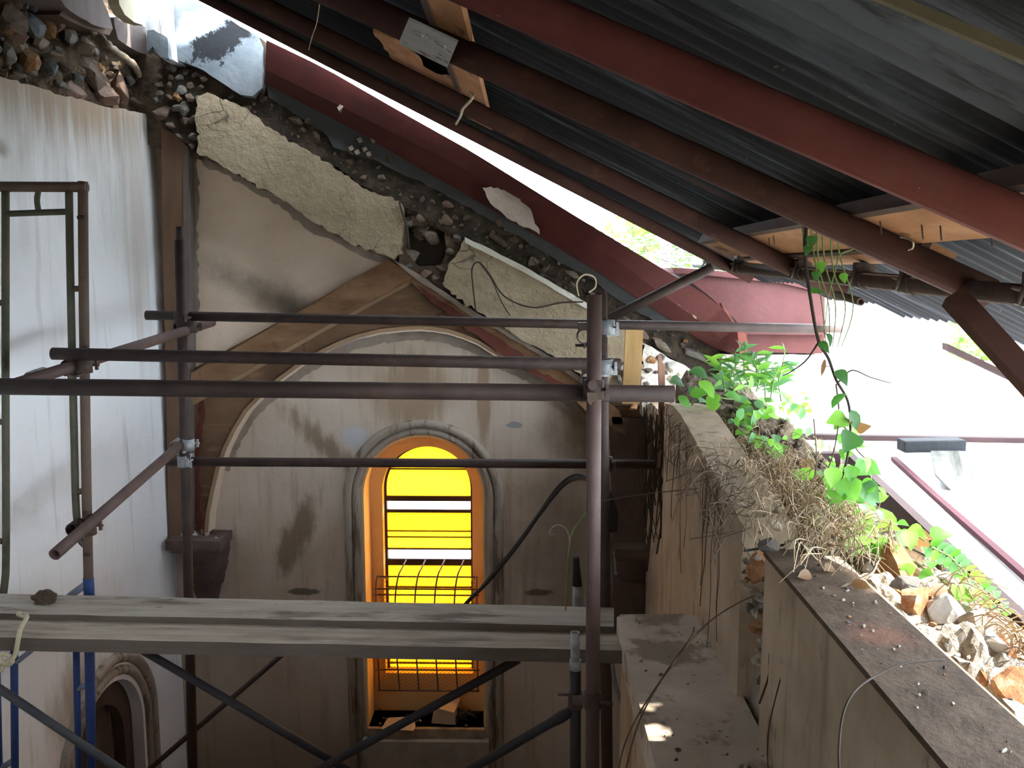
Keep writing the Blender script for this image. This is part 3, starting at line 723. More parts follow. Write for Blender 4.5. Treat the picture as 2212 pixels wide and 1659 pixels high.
# ---- sloping cream render band
A = jag([(428, 208), (448, 199), (520, 230), (600, 288), (700, 348), (790, 408), (846, 425), (866, 440), (874, 475), (866, 520), (868, 548), (850, 560), (790, 540), (700, 492), (600, 425), (500, 372), (424, 328), (432, 290), (420, 252)], 4.5, 8, rnd)
pxprism('cream_render', A, BY - 0.20, 0.2, M['cream_render'], wall_back)
B = jag([(1002, 518), (1060, 545), (1130, 580), (1200, 622), (1272, 664), (1330, 700), (1392, 742), (1390, 800), (1330, 800), (1300, 850), (1262, 815), (1215, 782), (1116, 726), (1030, 672), (975, 636), (955, 612), (968, 580), (985, 552)], 4.5, 8, rnd)
pxprism('cream_render', B, BY - 0.20, 0.2, M['cream_render'], wall_back)
pxprism('render_arris', jag([(1004, 512), (1060, 538), (1130, 574), (1200, 615), (1272, 657), (1272, 670), (1200, 628), (1130, 587), (1060, 552), (1004, 524)], 1, 20, rnd), BY - 0.215, 0.2, M['bright_render'], wall_back)
pxprism('bright_render', jag([(1385, 738), (1470, 785), (1560, 838), (1560, 870), (1480, 860), (1440, 900), (1388, 900)], 3, 13, rnd), BY - 0.20, 0.2, M['bright_render'], wall_back)  # sunlit end of the render band: sunlight put into the paler colour
# pocket where a beam once sat: broken stones round a dark hole
pock = jag([(868, 470), (905, 460), (945, 462), (985, 490), (1000, 520), (985, 552), (968, 580), (955, 610), (930, 600), (890, 588), (862, 570), (866, 520)], 3, 10, rnd)
hole = jag([(880, 490), (925, 484), (960, 502), (966, 540), (952, 572), (905, 576), (876, 545)], 2, 10, rnd)
pxprism('pocket_surround', pock, BY - 0.13, 0.12, M['mortar'], wall_back, holes=[hole])
pxprism('pocket_back', hole, BY - 0.03, 0.02, M['pocket_dark'], wall_back)  # dark sheet: shade of the hollow put into the colour
for u, v, s, k in [(884, 484, 0.04, 5), (908, 474, 0.05, 1), (950, 478, 0.05, 1), (985, 515, 0.05, 5), (975, 545, 0.045, 1), (955, 585, 0.05, 4), (920, 590, 0.05, 2), (885, 575, 0.04, 5), (940, 600, 0.045, 1), (905, 512, 0.05, 1), (930, 505, 0.06, 5)]:
    stone('stone', at(u, v, BY - 0.13 + (0.06 if v in (512, 505) else 0)), s, STONES[k], wall_back, rnd)
for u, v in [(912, 498), (935, 510), (890, 555)]:
    stone('stone', at(u, v, BY - 0.08), 0.07, STONES[1], wall_back, rnd)
pxprism('corner_rubble', jag([(285, 70), (380, 80), (450, 140), (455, 215), (432, 345), (285, 300)], 3, 12, rnd), BY - 0.10, 0.1, M['mortar'], wall_back)
# ---- dark rubble strip between the render and the red beam
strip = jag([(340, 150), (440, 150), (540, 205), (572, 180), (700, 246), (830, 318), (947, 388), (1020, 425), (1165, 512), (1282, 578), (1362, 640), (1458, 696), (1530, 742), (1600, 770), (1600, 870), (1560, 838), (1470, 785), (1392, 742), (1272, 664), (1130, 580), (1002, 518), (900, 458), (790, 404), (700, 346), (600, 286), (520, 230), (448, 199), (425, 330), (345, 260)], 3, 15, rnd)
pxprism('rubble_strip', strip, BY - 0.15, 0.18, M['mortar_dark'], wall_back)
SP = [(450, 165), (572, 200), (700, 262), (947, 400), (1165, 525), (1282, 590), (1458, 705), (1560, 790), (1470, 775), (1272, 650), (1002, 505), (790, 392), (600, 275), (470, 195)]
scatter('stone', SP, lambda u, v: at(u, v, BY - 0.15), wall_back, 110, 0.014, 0.05, [STONES[1], STONES[4], STONES[5], STONES[4], STONES[2]], 5, F / 5.4)
scatter('stone', [(350, 130), (440, 160), (440, 200), (425, 330), (345, 262), (330, 180)], lambda u, v: at(u, v, BY - 0.16), wall_back, 26, 0.03, 0.085, [STONES[4], STONES[1], STONES[5], STONES[4]], 6, F / 5.4)
for u, v, a_, b_, k in [(640, 262, 22, 10, 4), (835, 345, 16, 16, 4), (1350, 690, 40, 10, 5), (1430, 748, 34, 14, 1), (1500, 765, 40, 14, 5), (1480, 735, 8, 8, 0), (1230, 590, 26, 9, 1), (1080, 520, 30, 10, 4), (400, 235, 14, 20, 5), (385, 210, 12, 10, 0)]:
    p = at(u, v, BY - 0.16); sc = p.y / F
    stone('stone', p, (a_ * sc, 0.05, b_ * sc), STONES[k], wall_back, rnd, rot=(0, radians(30), 0))
# blue-grey painted edge below the red beam
edge = jag([(572, 178), (700, 240), (830, 310), (947, 378), (1060, 440), (1165, 503), (1282, 570), (1362, 632), (1470, 695), (1500, 722), (1440, 712), (1340, 650), (1270, 598), (1160, 536), (1060, 476), (940, 408), (820, 350), (720, 318), (706, 292), (600, 222), (580, 210)], 2.5, 16, rnd)
pxprism('grey_edge', edge, BY - 0.18, 0.2, M['blue_grey'], wall_back)
# ---- red concrete rake beam: chamfered lower face, upright upper face
upper = [(575, 86), (700, 146), (860, 238), (1017, 326), (1229, 458), (1430, 580), (1530, 640), (1590, 690), (1598, 764)]
fold = [(573, 150), (700, 212), (860, 292), (1017, 372), (1180, 465), (1330, 560), (1455, 655), (1530, 705), (1596, 768)]
lower = [(572, 180), (700, 246), (840, 325), (947, 386), (1165, 512), (1282, 580), (1458, 697), (1520, 742), (1596, 770)]
def resamp(pl, n):
    L = [0]
    for i in range(1, len(pl)): L.append(L[-1] + sqrt((pl[i][0] - pl[i - 1][0]) ** 2 + (pl[i][1] - pl[i - 1][1]) ** 2))
    out = []
    for k in range(n):
        t = L[-1] * k / (n - 1)
        i = 1
        while i < len(L) - 1 and L[i] < t: i += 1
        f = (t - L[i - 1]) / (L[i] - L[i - 1])
        out.append((pl[i - 1][0] + (pl[i][0] - pl[i - 1][0]) * f, pl[i - 1][1] + (pl[i][1] - pl[i - 1][1]) * f))
    return out
nS = 24
U_, Fo, Lo = resamp(upper, nS), resamp(fold, nS), resamp(lower, nS)
rb = thing('red_beam', at(1000, 420, BY - 0.3), 'sloping red painted concrete beam along the top of the end wall', 'beam')
g = G()
r1 = [at(u, v, BY - 0.42) for u, v in U_]; r2 = [at(u, v, BY - 0.34) for u, v in Fo]
r0 = [p + Vector((0, 0.44, 0.0)) for p in r1]
g.grid([r2, r1, r0], smooth=False)
g.add([r2[0], r1[0], r0[0]], [(0, 1, 2)])
g.build('upright_face', M['red_paint'], rb)
g = G()
r3 = [at(u, v, BY - 0.20) + Vector((0, 0, random.uniform(-0.004, 0.004))) for u, v in Lo]
r4 = [p + Vector((0, 0.22, 0)) for p in r3]
g.grid([r4, r3, r2, r0], smooth=False)
g.add([r3[0], r2[0], r0[0], r4[0]], [(0, 1, 2, 3)]); g.add([r3[-1], r2[-1], r0[-1], r4[-1]], [(0, 1, 2, 3)])
g.build('chamfer_face', M['red_paint'], rb)
# bare patches where the paint has come off
def on_beam(u, v, d=0.008):
    return at(u, v, BY - 0.30 - d)
def patch(pts, Y, m, parent, name='bare_patch', th=0.05):
    return pxprism(name, jag(pts, 3, 8, random), Y, th, m, parent)
patch([(1042, 405), (1075, 405), (1110, 415), (1145, 450), (1162, 490), (1166, 507), (1130, 490), (1090, 465), (1060, 440)], BY - 0.345, M['bare_patch'], rb, th=0.12)
patch([(1452, 640), (1470, 640), (1482, 655), (1500, 668), (1505, 690), (1485, 672), (1462, 655)], BY - 0.345, M['bare_patch'], rb, th=0.1)
patch([(728, 232), (738, 222), (742, 230), (732, 240)], BY - 0.345, M['bare_patch'], rb, th=0.15)
for u, v in [(770, 300), (752, 318), (782, 320), (790, 330), (765, 326), (800, 300)]:
    patch([(u, v), (u + 8, v - 4), (u + 12, v + 4), (u + 4, v + 8)], BY - 0.21, M['bare_patch'], rb, th=0.03)
# ---- red parapet returning to the right
rp = thing('red_parapet', at(1680, 760, BY - 0.3), 'red painted parapet block at the lower end of the sloping beam', 'parapet')
pxprism('face', [(1462, 586), (1520, 590), (1690, 606), (1752, 626), (1782, 640), (1782, 712), (1600, 708), (1588, 690), (1530, 638)], BY - 0.30, 0.35, M['pink_paint'], rb and rp)
pxprism('moulding', [(1598, 706), (1786, 710), (1786, 724), (1602, 722)], BY - 0.36, 0.4, M['pink_paint'], rp)
pxprism('lower_band', [(1602, 722), (1782, 724), (1776, 764), (1604, 760)], BY - 0.29, 0.34, M['red_paint'], rp)
pxprism('stain', jag([(1558, 655), (1582, 690), (1596, 712), (1612, 722), (1616, 762), (1590, 770), (1588, 720), (1575, 695)], 2, 10, rnd), BY - 0.37, 0.06, M['red_stain'], rp)
pxprism('coping', [(1452, 578), (1520, 582), (1700, 600), (1756, 618), (1756, 628), (1690, 612), (1520, 594), (1456, 590)], BY - 0.33, 0.45, M['pink_paint'], rp)
pxprism('pier', jag([(1560, 765), (1650, 768), (1778, 766), (1790, 960), (1560, 960)], 2, 20, rnd), BY - 0.25, 0.4, M['bright_render'], rp)
pxprism('grey_cap', jag([(1600, 768), (1640, 770), (1645, 800), (1630, 850), (1600, 830), (1580, 790)], 3, 9, rnd), BY - 0.28, 0.1, M['cement_grey'], rp)
# ---- blue washed block and white pier at the upper left end of the beam
uw = thing('washed_block', at(470, 205, BY - 0.2), 'blue-grey washed masonry block with black mould at the top of the red beam', 'block')
pxprism('block_face', jag([(362, -6), (430, 8), (500, 44), (556, 78), (566, 100), (566, 190), (545, 208), (520, 205), (440, 152), (372, 124)], 2, 18, rnd), BY - 0.22, 0.3, M['blue_wash'], uw)
pxprism('end_face', jag([(556, 78), (574, 92), (574, 190), (562, 215), (558, 150)], 2, 10, rnd), BY - 0.19, 0.2, M['mortar_dark'], uw)
wp = pxprism('white_pier', jag([(312, -40), (362, -40), (366, 60), (372, 128), (352, 128), (330, 108), (316, 108)], 2, 14, rnd), BY - 0.30, 0.3, M['white_wash'], wall_back)
pxprism('plaster_scrap', jag([(318, 66), (332, 64), (362, 82), (366, 128), (348, 124), (330, 100), (318, 112)], 2, 10, rnd), BY - 0.33, 0.05, M['blue_wash'], wall_back)

# ---- lit rubble patch right of the tall post
RP2 = [(1330, 775), (1440, 770), (1500, 830), (1455, 900), (1400, 900), (1330, 860)]
scatter('stone', RP2, lambda u, v: at(u, v, BY - 0.2), wall_back, 40, 0.02, 0.055, STW, 15, F / 5.3)
scatter('stone', [(1395, 870), (1460, 870), (1460, 990), (1395, 960)], lambda u, v: at(u, v, BY - 0.16), wall_back, 36, 0.015, 0.045, STW[1:], 16, F / 5.3)

# ================================================================== amber window
GY = 5.80
w1 = thing('window_1', R(WC, GY, -3.08), 'tall round-headed window glazed with amber louvre panes', kind='structure')
ZSG = -1.15 - 0.33
GR = 0.315
# stepped reveal
G().prism([R(WC - 0.62, BY + 0.22, -3.35), R(WC - 0.62, BY + 0.22, -0.85), R(WC + 0.62, BY + 0.22, -0.85), R(WC + 0.62, BY + 0.22, -3.35)], (0, 0.16, 0), [arch_xz(BY + 0.22, WC, ZSG, GR - 0.006, -2.80)]).build('reveal_ring', M['reveal_amber_light'], w1)
# thin inner lining of the front reveal carrying the amber glow in its colour
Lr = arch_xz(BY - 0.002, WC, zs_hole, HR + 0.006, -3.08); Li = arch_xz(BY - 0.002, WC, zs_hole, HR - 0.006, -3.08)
g = G(); g.grid([Li, [p + Vector((0, 0.224, 0)) for p in Li]], smooth=True); g.grid([Li, Lr], smooth=False); g.build('reveal_lining', M['reveal_amber_light'], w1)
G().box(R(WC, BY + 0.20, -3.12), (0.80, 0.46, 0.08)).build('sill', M['sill_dirt'], w1)
G().box(R(WC, BY - 0.02, -3.30), (0.86, 0.10, 0.30)).build('sill_front', M['cement_grey'], w1)
# hood mould round the window
def arc_mould_y(g, Y, r, rad, zb, zs):
    P = [R(WC - r, Y, zb)] + [R(WC + r * cos(pi - pi * i / 30), Y, zs + r * sin(pi - pi * i / 30)) for i in range(31)] + [R(WC + r, Y, zb)]
    g.tube(P, rad, 10)
g = G(); arc_mould_y(g, BY, 0.50, 0.030, -4.4, zs_hole - 0.02); g.build('hood_mould', M['mould'], w1)
g = G(); arc_mould_y(g, BY + 0.005, 0.448, 0.026, -4.4, zs_hole - 0.02); g.build('inner_mould', M['mould'], w1)
# iron frame
vz = lambda v: at(921, v, GY).z - 5.0
ZB = vz(1482)
fr = [R(WC - GR, GY, ZB)] + [R(WC + GR * cos(pi - pi * i / 24), GY, ZSG + GR * sin(pi - pi * i / 24)) for i in range(25)] + [R(WC + GR, GY, ZB)]
fi = [R(WC - GR + 0.022, GY, ZB)] + [R(WC + (GR - 0.022) * cos(pi - pi * i / 24), GY, ZSG + (GR - 0.022) * sin(pi - pi * i / 24)) for i in range(25)] + [R(WC + GR - 0.022, GY, ZB)]
g = G(); g.prism(fr + fi[::-1], (0, 0.05, 0)); g.build('frame', M['window_iron'], w1)
def halfw(z):
    return GR - 0.02 if z < ZSG else sqrt(max(0.0001, (GR - 0.02) ** 2 - (z - ZSG) ** 2))
def rail(v0, v1, name='rail', d=0.03):
    z0, z1 = vz(v1), vz(v0); zm = (z0 + z1) / 2
    G().box(R(WC, GY + 0.02, zm), (2 * halfw(zm), d, z1 - z0)).build(name, M['window_iron'], w1)
def pane(v0, v1, m='amber_glass', tilt=0.0):
    z1, z0 = vz(v0), vz(v1)
    n = 7; pts = []
    for k in range(n):
        z = z0 + (z1 - z0) * k / (n - 1); pts.append(R(WC - halfw(z) * 0.99, GY + 0.02, z))
    for k in range(n - 1, -1, -1):
        z = z0 + (z1 - z0) * k / (n - 1); pts.append(R(WC + halfw(z) * 0.99, GY + 0.02, z))
    if v0 < 962: pts = [R(WC + halfw(z0) * t, GY + 0.02, z0) for t in (-1, 1)] + [R(WC + (GR - 0.02) * cos(q), GY + 0.02, ZSG + (GR - 0.02) * sin(q)) for q in [math.asin((z0 - ZSG) / (GR - 0.02)) + (pi - 2 * math.asin((z0 - ZSG) / (GR - 0.02))) * i / 16 for i in range(1, 16)]]
    o = G().add(pts, [list(range(len(pts)))]).build('pane', M[m], w1)
    sol = o.modifiers.new('thick', 'SOLIDIFY'); sol.thickness = 0.0  # a single clear sheet
    o.modifiers.remove(sol)
    return o
pane(958, 996); rail(996, 1000, 'bar'); pane(1000, 1012); rail(1012, 1015, 'bar'); pane(1015, 1072); rail(1072, 1083)
rail(1101, 1108); pane(1108, 1147, 'amber_glass_deep'); rail(1147, 1149, 'bar'); pane(1149, 1160); rail(1160, 1162, 'bar'); pane(1162, 1185); rail(1185, 1188, 'bar')
rail(1208, 1222); pane(1222, 1268, 'amber_glass_deep'); rail(1268, 1271, 'bar'); pane(1271, 1318, 'amber_glass_deep'); rail(1318, 1321, 'bar'); pane(1321, 1366, 'amber_glass_deep'); rail(1366, 1369, 'bar')
pane(1369, 1408, 'amber_glass_deep'); rail(1408, 1411, 'bar'); pane(1411, 1432, 'amber_glass_deep'); rail(1432, 1435, 'bar'); pane(1435, 1456, 'amber_glass_deep'); rail(1456, 1459, 'bar'); pane(1459, 1478, 'amber_glass_deep'); rail(1478, 1484)
# wire guard basket in front of the lower panes
gr = thing('window_guard', R(WC, BY + 0.25, -2.9), 'rusty wire basket guard across the lower half of the amber window', 'guard')
gz = lambda v: at(921, v, BY + 0.16).z - 5.0
GYf = BY + 0.16
zt, zb = gz(1245), gz(1492)
for k in range(4):
    x = WC - 0.27 + 0.54 * (k + 0.5) / 4 + 0.02
    P = bez([R(x + 0.02, GY, vz(1210)), R(x + 0.005, BY + 0.22, gz(1232)), R(x - 0.015, GYf - 0.02, zt), R(x - 0.03, GYf - 0.07, gz(1290)), R(x - 0.03, GYf - 0.07, gz(1380)), R(x - 0.02, GYf, zb)], 6)
    G().tube(P, 0.0055, 6).build('upright_wire', M['rust_tube_pale'], gr)
for v, off, ex in [(1246, 0.0, 0.35), (1268, 0.04, 0.36), (1279, 0.055, 0.36), (1296, 0.07, 0.37), (1440, 0.05, 0.36), (1492, 0.0, 0.355)]:
    ex = min(ex, 0.36)
    G().tube([R(WC - ex, GYf - off, gz(v)), R(WC + ex, GYf - off, gz(v))], 0.006, 6).build('cross_wire', M['rust_tube_pale'], gr)
for sx in (-1, 1):
    G().tube(bez([R(WC + sx * 0.30, GY - 0.01, vz(1250)), R(WC + sx * 0.34, GYf - 0.02, zt), R(WC + sx * 0.345, GYf - 0.065, gz(1300)), R(WC + sx * 0.345, GYf, zb)], 5), 0.006, 6).build('side_wire', M['rust_tube_pale'], gr)
g = G(); step = 0.028; W = 0.66; Hh = zt - zb
n = int((W + Hh) / step)
for k in range(n):
    for s in (1, -1):
        t = k * step
        if s == 1: a0 = max(0, t - Hh); b0 = min(W, t); p = (a0, Hh - (t - a0)); q = (b0, Hh - (t - b0))
        else: a0 = max(0, t - Hh); b0 = min(W, t); p = (W - a0, Hh - (t - a0)); q = (W - b0, Hh - (t - b0))
        if abs(p[0] - q[0]) < 0.01: continue
        g.tube([R(WC - W / 2 + p[0], GYf + 0.012, zb + p[1]), R(WC - W / 2 + q[0], GYf + 0.012, zb + q[1])], 0.0012, 3, caps=False)
g.build('wire_mesh', M['rust_tube_pale'], gr, kind='stuff')
# rubbish lying on the sill
rr = random.Random(9)
g = G().prism([R(WC + 0.03, BY + 0.04, -3.075), R(WC + 0.20, BY + 0.02, -3.075), R(WC + 0.19, BY + 0.02, -2.985), R(WC + 0.05, BY + 0.05, -2.965)], (0.03, 0.16, 0.02))
g.build('cardboard_scrap', M['cardboard'], label='crumpled cardboard box lying on the amber window sill', cat='cardboard')
o = G().prism([R(WC - 0.30, BY - 0.05, -3.07), R(WC - 0.08, BY - 0.06, -3.075), R(WC - 0.10, BY + 0.02, -3.045), R(WC - 0.28, BY + 0.03, -3.06)], (0.01, 0.03, 0.012)).build('torn_card', M['cardboard'], label='torn flat card hanging over the front edge of the window sill', cat='cardboard')
g = G()
for k in range(9):
    p = R(WC + 0.24 + rr.uniform(-0.05, 0.06), BY + 0.08 + rr.uniform(-0.04, 0.05), -3.05)
    g.tube([p, p + Vector((rr.uniform(-0.07, 0.10), rr.uniform(-0.03, 0.05), rr.uniform(0.01, 0.07))), p + Vector((rr.uniform(0.02, 0.16), rr.uniform(-0.05, 0.05), rr.uniform(-0.01, 0.03)))], [0.022, 0.016, 0.005], 6)
g.build('crumpled_rag', M['charred'], label='crumpled black rag beside the cardboard on the window sill', cat='rag')
for k in range(26):
    stone('rubble_piece', R(WC + rr.uniform(-0.36, 0.36), BY + rr.uniform(0.0, 0.3), -3.072), rr.choice((0.010, 0.014, 0.02)), rr.choice([M['sill_dirt'], M['cardboard'], STONES[1]]), w1, rr, meshes=PEBBLE_ME)

# ================================================================== right wall
FX = 0.65
wr = thing('wall_right', R(0.9, 1, -5), 'broken outer aisle wall with exposed rubble and plants on top', kind='structure')
# low plastered ledge
LZ = -1.30
lg = jag([(0, 0)], 0, 1)
far = atz(1335, 1327, LZ)
lx0, lx1 = atz(1370, 1480, LZ).x, FX + 0.02
led = [R(lx0, -0.6, LZ), R(lx0, far.y - 0.03, LZ), R(lx0 + 0.02, far.y, LZ), R(lx1 - 0.05, far.y + 0.01, LZ), R(lx1, far.y - 0.03, LZ), R(lx1, -0.6, LZ)]
G().prism(led, (0, 0, -0.10)).build('ledge_top', M['ledge_top'], wr)
G().box(R((lx0 + lx1) / 2 + 0.01, (far.y - 0.6) / 2, -3.2), (lx1 - lx0 - 0.02, far.y + 0.56, 3.6)).build('ledge_body', M['wall_tan'], wr)
# near wall block with its coping
NE = 2.27
xr = atz(1850, 1240, -0.75).x
G().prism([R(FX, -4.5, -5), R(FX, NE, -5), R(FX, NE, -0.764), R(FX, -0.60, -0.764), R(FX, -0.65, 0.15), R(FX, -4.5, 0.15)], (0.20, 0, 0)).build('near_face', M['wall_tan'], wr)  # raised part behind the camera added to block light from there
cop = [R(FX - 0.005, -0.6, -0.75), R(FX - 0.005, NE, -0.75), R(FX + 0.06, NE + 0.02, -0.75), R(xr - 0.04, NE - 0.03, -0.75), R(xr, NE - 0.16, -0.75), R(xr + 0.01, -0.6, -0.75)]
G().prism(cop, (0, 0, -0.014)).build('coping', M['coping'], wr)
# far stretch of wall
FY0, FY1 = 2.52, 4.02
topl = [(FY0, -0.76)] + [(y, -0.73 + 0.115 * (y - FY0)) for y in (2.7, 3.0, 3.3, 3.6, 3.8)] + [(FY1, -0.60)]
G().prism([R(FX, FY0, -5), R(FX, FY1, -5)] + [R(FX, y, z + random.uniform(-0.012, 0.012)) for y, z in topl[::-1]], (0.16, 0, 0)).build('far_face', M['wall_tan'], wr)
# rubble heart
rr = random.Random(21)
def heap(name, y0, y1, ny, zf, m, amp):
    rows = []
    for i in range(ny):
        y = y0 + (y1 - y0) * i / (ny - 1)
        row = []
        for j in range(34):
            x = 0.80 + 0.46 * j / 33
            q = Vector((x * 11, y * 11, 3))
            d = noise.noise(q) * amp + noise.noise(q * 2.3) * amp * 0.6 + noise.noise(q * 5.1) * amp * 0.35
            e = min(1, j / 4) * min(1, (33 - j) / 8)
            row.append(R(x, y, zf(y) + (0.05 + d) * e - 0.10 * max(0, x - 1.05) / 0.2))
        rows.append(row)
    g = G(); g.grid(rows, smooth=False)
    for k in (0, -1):
        side = [r[k] for r in rows]
        g.grid([side, [Vector((p.x, p.y, 0.0)) for p in side]], smooth=False)
    for r in (rows[0], rows[-1]):
        g.grid([r, [Vector((p.x, p.y, 0.0)) for p in r]], smooth=False)
    return g.build(name, M[m], wr)
heap('rubble_heart', -0.6, 2.15, 200, lambda y: -0.83, 'soil', 0.035)
heap('littered_top', 2.15, 4.6, 170, lambda y: (-0.88 if y < FY0 else -0.80 + 0.10 * (y - FY0)), 'litter', 0.045)
# breach with stones between the two stretches
G().prism([R(0.67, 2.40, -5), R(0.83, 2.40, -5), R(0.83, 2.40, -0.88), R(0.76, 2.40, -0.95), R(0.71, 2.40, -1.15), R(0.68, 2.40, -1.35), R(0.67, 2.40, -1.62)], (0, 0.14, 0)).build('breach_core', M['soil'], wr)
BR = [(1610, 1175), (1668, 1205), (1692, 1260), (1690, 1400), (1672, 1480), (1640, 1440), (1612, 1330), (1606, 1240)]
for u, v, a_, b_, m in [(1640, 1222, 30, 40, STW[2]), (1672, 1245, 20, 26, STW[2]), (1650, 1290, 24, 14, STW[0]), (1676, 1290, 16, 24, STW[1]), (1655, 1320, 22, 18, STW[3]), (1672, 1345, 18, 20, STW[0]), (1660, 1380, 16, 22, STW[0]), (1655, 1420, 14, 22, STW[1]), (1660, 1460, 12, 18, STW[4]), (1630, 1310, 12, 12, STW[0]), (1625, 1275, 10, 14, STW[1])]:
    p = at(u, v, 2.40); sc = p.y / F
    stone('stone', p, (a_ * sc * 1.2, 0.05, b_ * sc * 1.2), m, wr, rr)
scatter('stone', BR, lambda u, v: at(u, v, 2.39), wr, 60, 0.012, 0.035, STW, 31, F / 2.3)
# stones along the sunlit wall head
TOPR = [(1850, 1235), (1990, 1185), (2080, 1250), (2260, 1440), (2330, 1640), (2230, 1570), (2040, 1400), (1930, 1300)]
scatter('stone', TOPR, lambda u, v: atz(u, v, -0.79), wr, 170, 0.010, 0.045, STW, 33, F / 1.9, sep=0.6)
for u, v, s, m in [(1915, 1225, 0.09, STONES[0]), (1880, 1215, 0.05, STW[3]), (1985, 1310, 0.06, STW[2]), (2050, 1330, 0.06, STW[0]), (2150, 1400, 0.07, STW[0]), (2190, 1490, 0.06, STW[2]), (1950, 1270, 0.05, STW[3]), (2120, 1350, 0.06, STW[1]), (2040, 1250, 0.05, STW[0])]:
    stone('stone', atz(u, v, -0.78), s, m, wr, rr)
TOPF = [(1500, 890), (1600, 880), (1800, 1100), (1860, 1190), (1700, 1190), (1640, 1180), (1610, 1090)]
scatter('stone', TOPF, lambda u, v: atz(u, v, -0.74), wr, 60, 0.012, 0.035, [STW[1], STW[3], STW[4], STONES[2]], 34, F / 3.0)
# grit and chips on the coping and on the ledge
rr = random.Random(5)
for k in range(60):
    y = rr.uniform(0.9, 2.2)
    stone('pebble', R(rr.uniform(FX + 0.02, xr - 0.02), y, -0.748), rr.choice((0.003, 0.004, 0.006, 0.008)), rr.choice([STW[0], STW[2], STONES[5], STW[1]]), wr, rr, meshes=PEBBLE_ME)
for k in range(60):
    y = rr.uniform(1.6, 3.15)
    stone('pebble', R(rr.uniform(lx0 + 0.02, lx1 - 0.03), y, LZ + 0.002), rr.choice((0.004, 0.005, 0.007, 0.011)), rr.choice([STW[0], STONES[4], STONES[5], STW[1]]), wr, rr, meshes=PEBBLE_ME)
# dark outer wall stretch that closes the corner behind
G().box(R(0.95, 4.75, -2.9), (0.36, 1.5, 4.2)).build('corner_wall', M['wall_tan'], wr)

# unseen boards added under the camera, also shading the lower end wall
wpf = thing('work_platform', R(-0.95, 0.2, -1.62), 'unseen platform of rough boards added under the camera', 'platform')
for k in range(11):
    G().box(R(-0.95, -2.0 + k * 0.40, -1.60), (2.5, 0.385, 0.045)).build('board', M['board_dark'], wpf)
for yy in (-1.8, 0.2, 2.0):
    G().box(R(-0.95, yy, -1.66), (2.6, 0.08, 0.08)).build('joist', M['board_dark'], wpf)
    for xx in (-2.15, 0.2):
        G().box(R(xx, yy, -3.35), (0.07, 0.07, 3.3)).build('leg', M['rust_tube'], wpf)
# dark wall added behind the camera to hold back light from there
G().box(R(-0.8, -4.6, -1.0), (4.0, 0.3, 8.0)).build('wall_light_block', M['brown_dark'], kind='structure', label='unseen dark wall added behind the camera to keep light out')

# ================================================================== roof of corrugated sheets on rafters
roof = thing('roof', R(0, 1, 0.6), 'temporary roof of old corrugated iron sheets seen from below', kind='structure')
LIFT = 0.115
def sheet(y0, x0, x1, dz):
    g = G()
    pitch = 0.076; amp = 0.009; nper = 9; sub = 8
    rows = []
    for xx in (x0, (x0 + x1) / 2, x1):
        row = []
        for k in range(nper * sub + 1):
            y = y0 + k * pitch / sub
            h = amp * cos(2 * pi * k / sub)
            row.append(R(xx, y, 0.50 + LIFT + dz - SL * xx + h))
        rows.append(row)
    g.grid(rows, smooth=True)
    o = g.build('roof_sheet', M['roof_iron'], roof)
    s = o.modifiers.new('thickness', 'SOLIDIFY'); s.thickness = 0.0015
    return o
rr = random.Random(77)
y = -2.90
k = 0
while y < 4.50:
    xe = (1.46 + 0.21 * (4.2 - (y + 0.3)) if y > 2.3 else 1.45) + rr.uniform(-0.03, 0.03)
    sheet(y, -3.7, xe, (k % 2) * 0.004)
    y += 0.60; k += 1
YEND = y
# rafters
def rafter(name, p, q, w, h, m, label, over=(0, 0), tube=False, drop=0.0, cat='rafter'):
    a = atroof(*p); b = atroof(*q)
    d = (b - a).normalized()
    a = a - d * over[0]; b = b + d * over[1]
    off = Vector((0, 0, -drop))
    g = G()
    if tube: g.tube([a + off, b + off], w / 2, 14)
    else: g.bar(a + off, b + off, w, h, up=(0, 0, 1))
    return g.build(name, m, label=label, cat=cat)
rafter('roof_tube', (574, 60), (1600, 588), 0.056, 0.05, M['rafter_dark'], 'dark rusty tube along the far edge of the iron roof', (1.3, 0.06), tube=True, drop=0.0, cat='tube')
rafter('roof_rafter', (1030, 248), (1710, 585), 0.066, 0.055, M['rafter_dark'], 'slim dark red rafter second from the far edge of the roof', (2.6, 0.22), tube=True, drop=-0.012)
rafter('roof_rafter', (925, 92), (1990, 580), 0.078, 0.07, M['rafter_dark'], 'brown-red rafter carrying a white perforated bracket', (1.2, 0.18), tube=True, drop=-0.014)
rafter('roof_rafter', (1150, 25), (2150, 457), 0.084, 0.075, M['rafter_red'], 'broad bright red rafter nearest to the camera', (1.2, 0.4), tube=True)
rafter('roof_rafter', (1960, 15), (2212, 122), 0.013, 0.012, M['rafter_tan'], 'thin tan timber rafter in the top right corner', (1.6, 0.5))
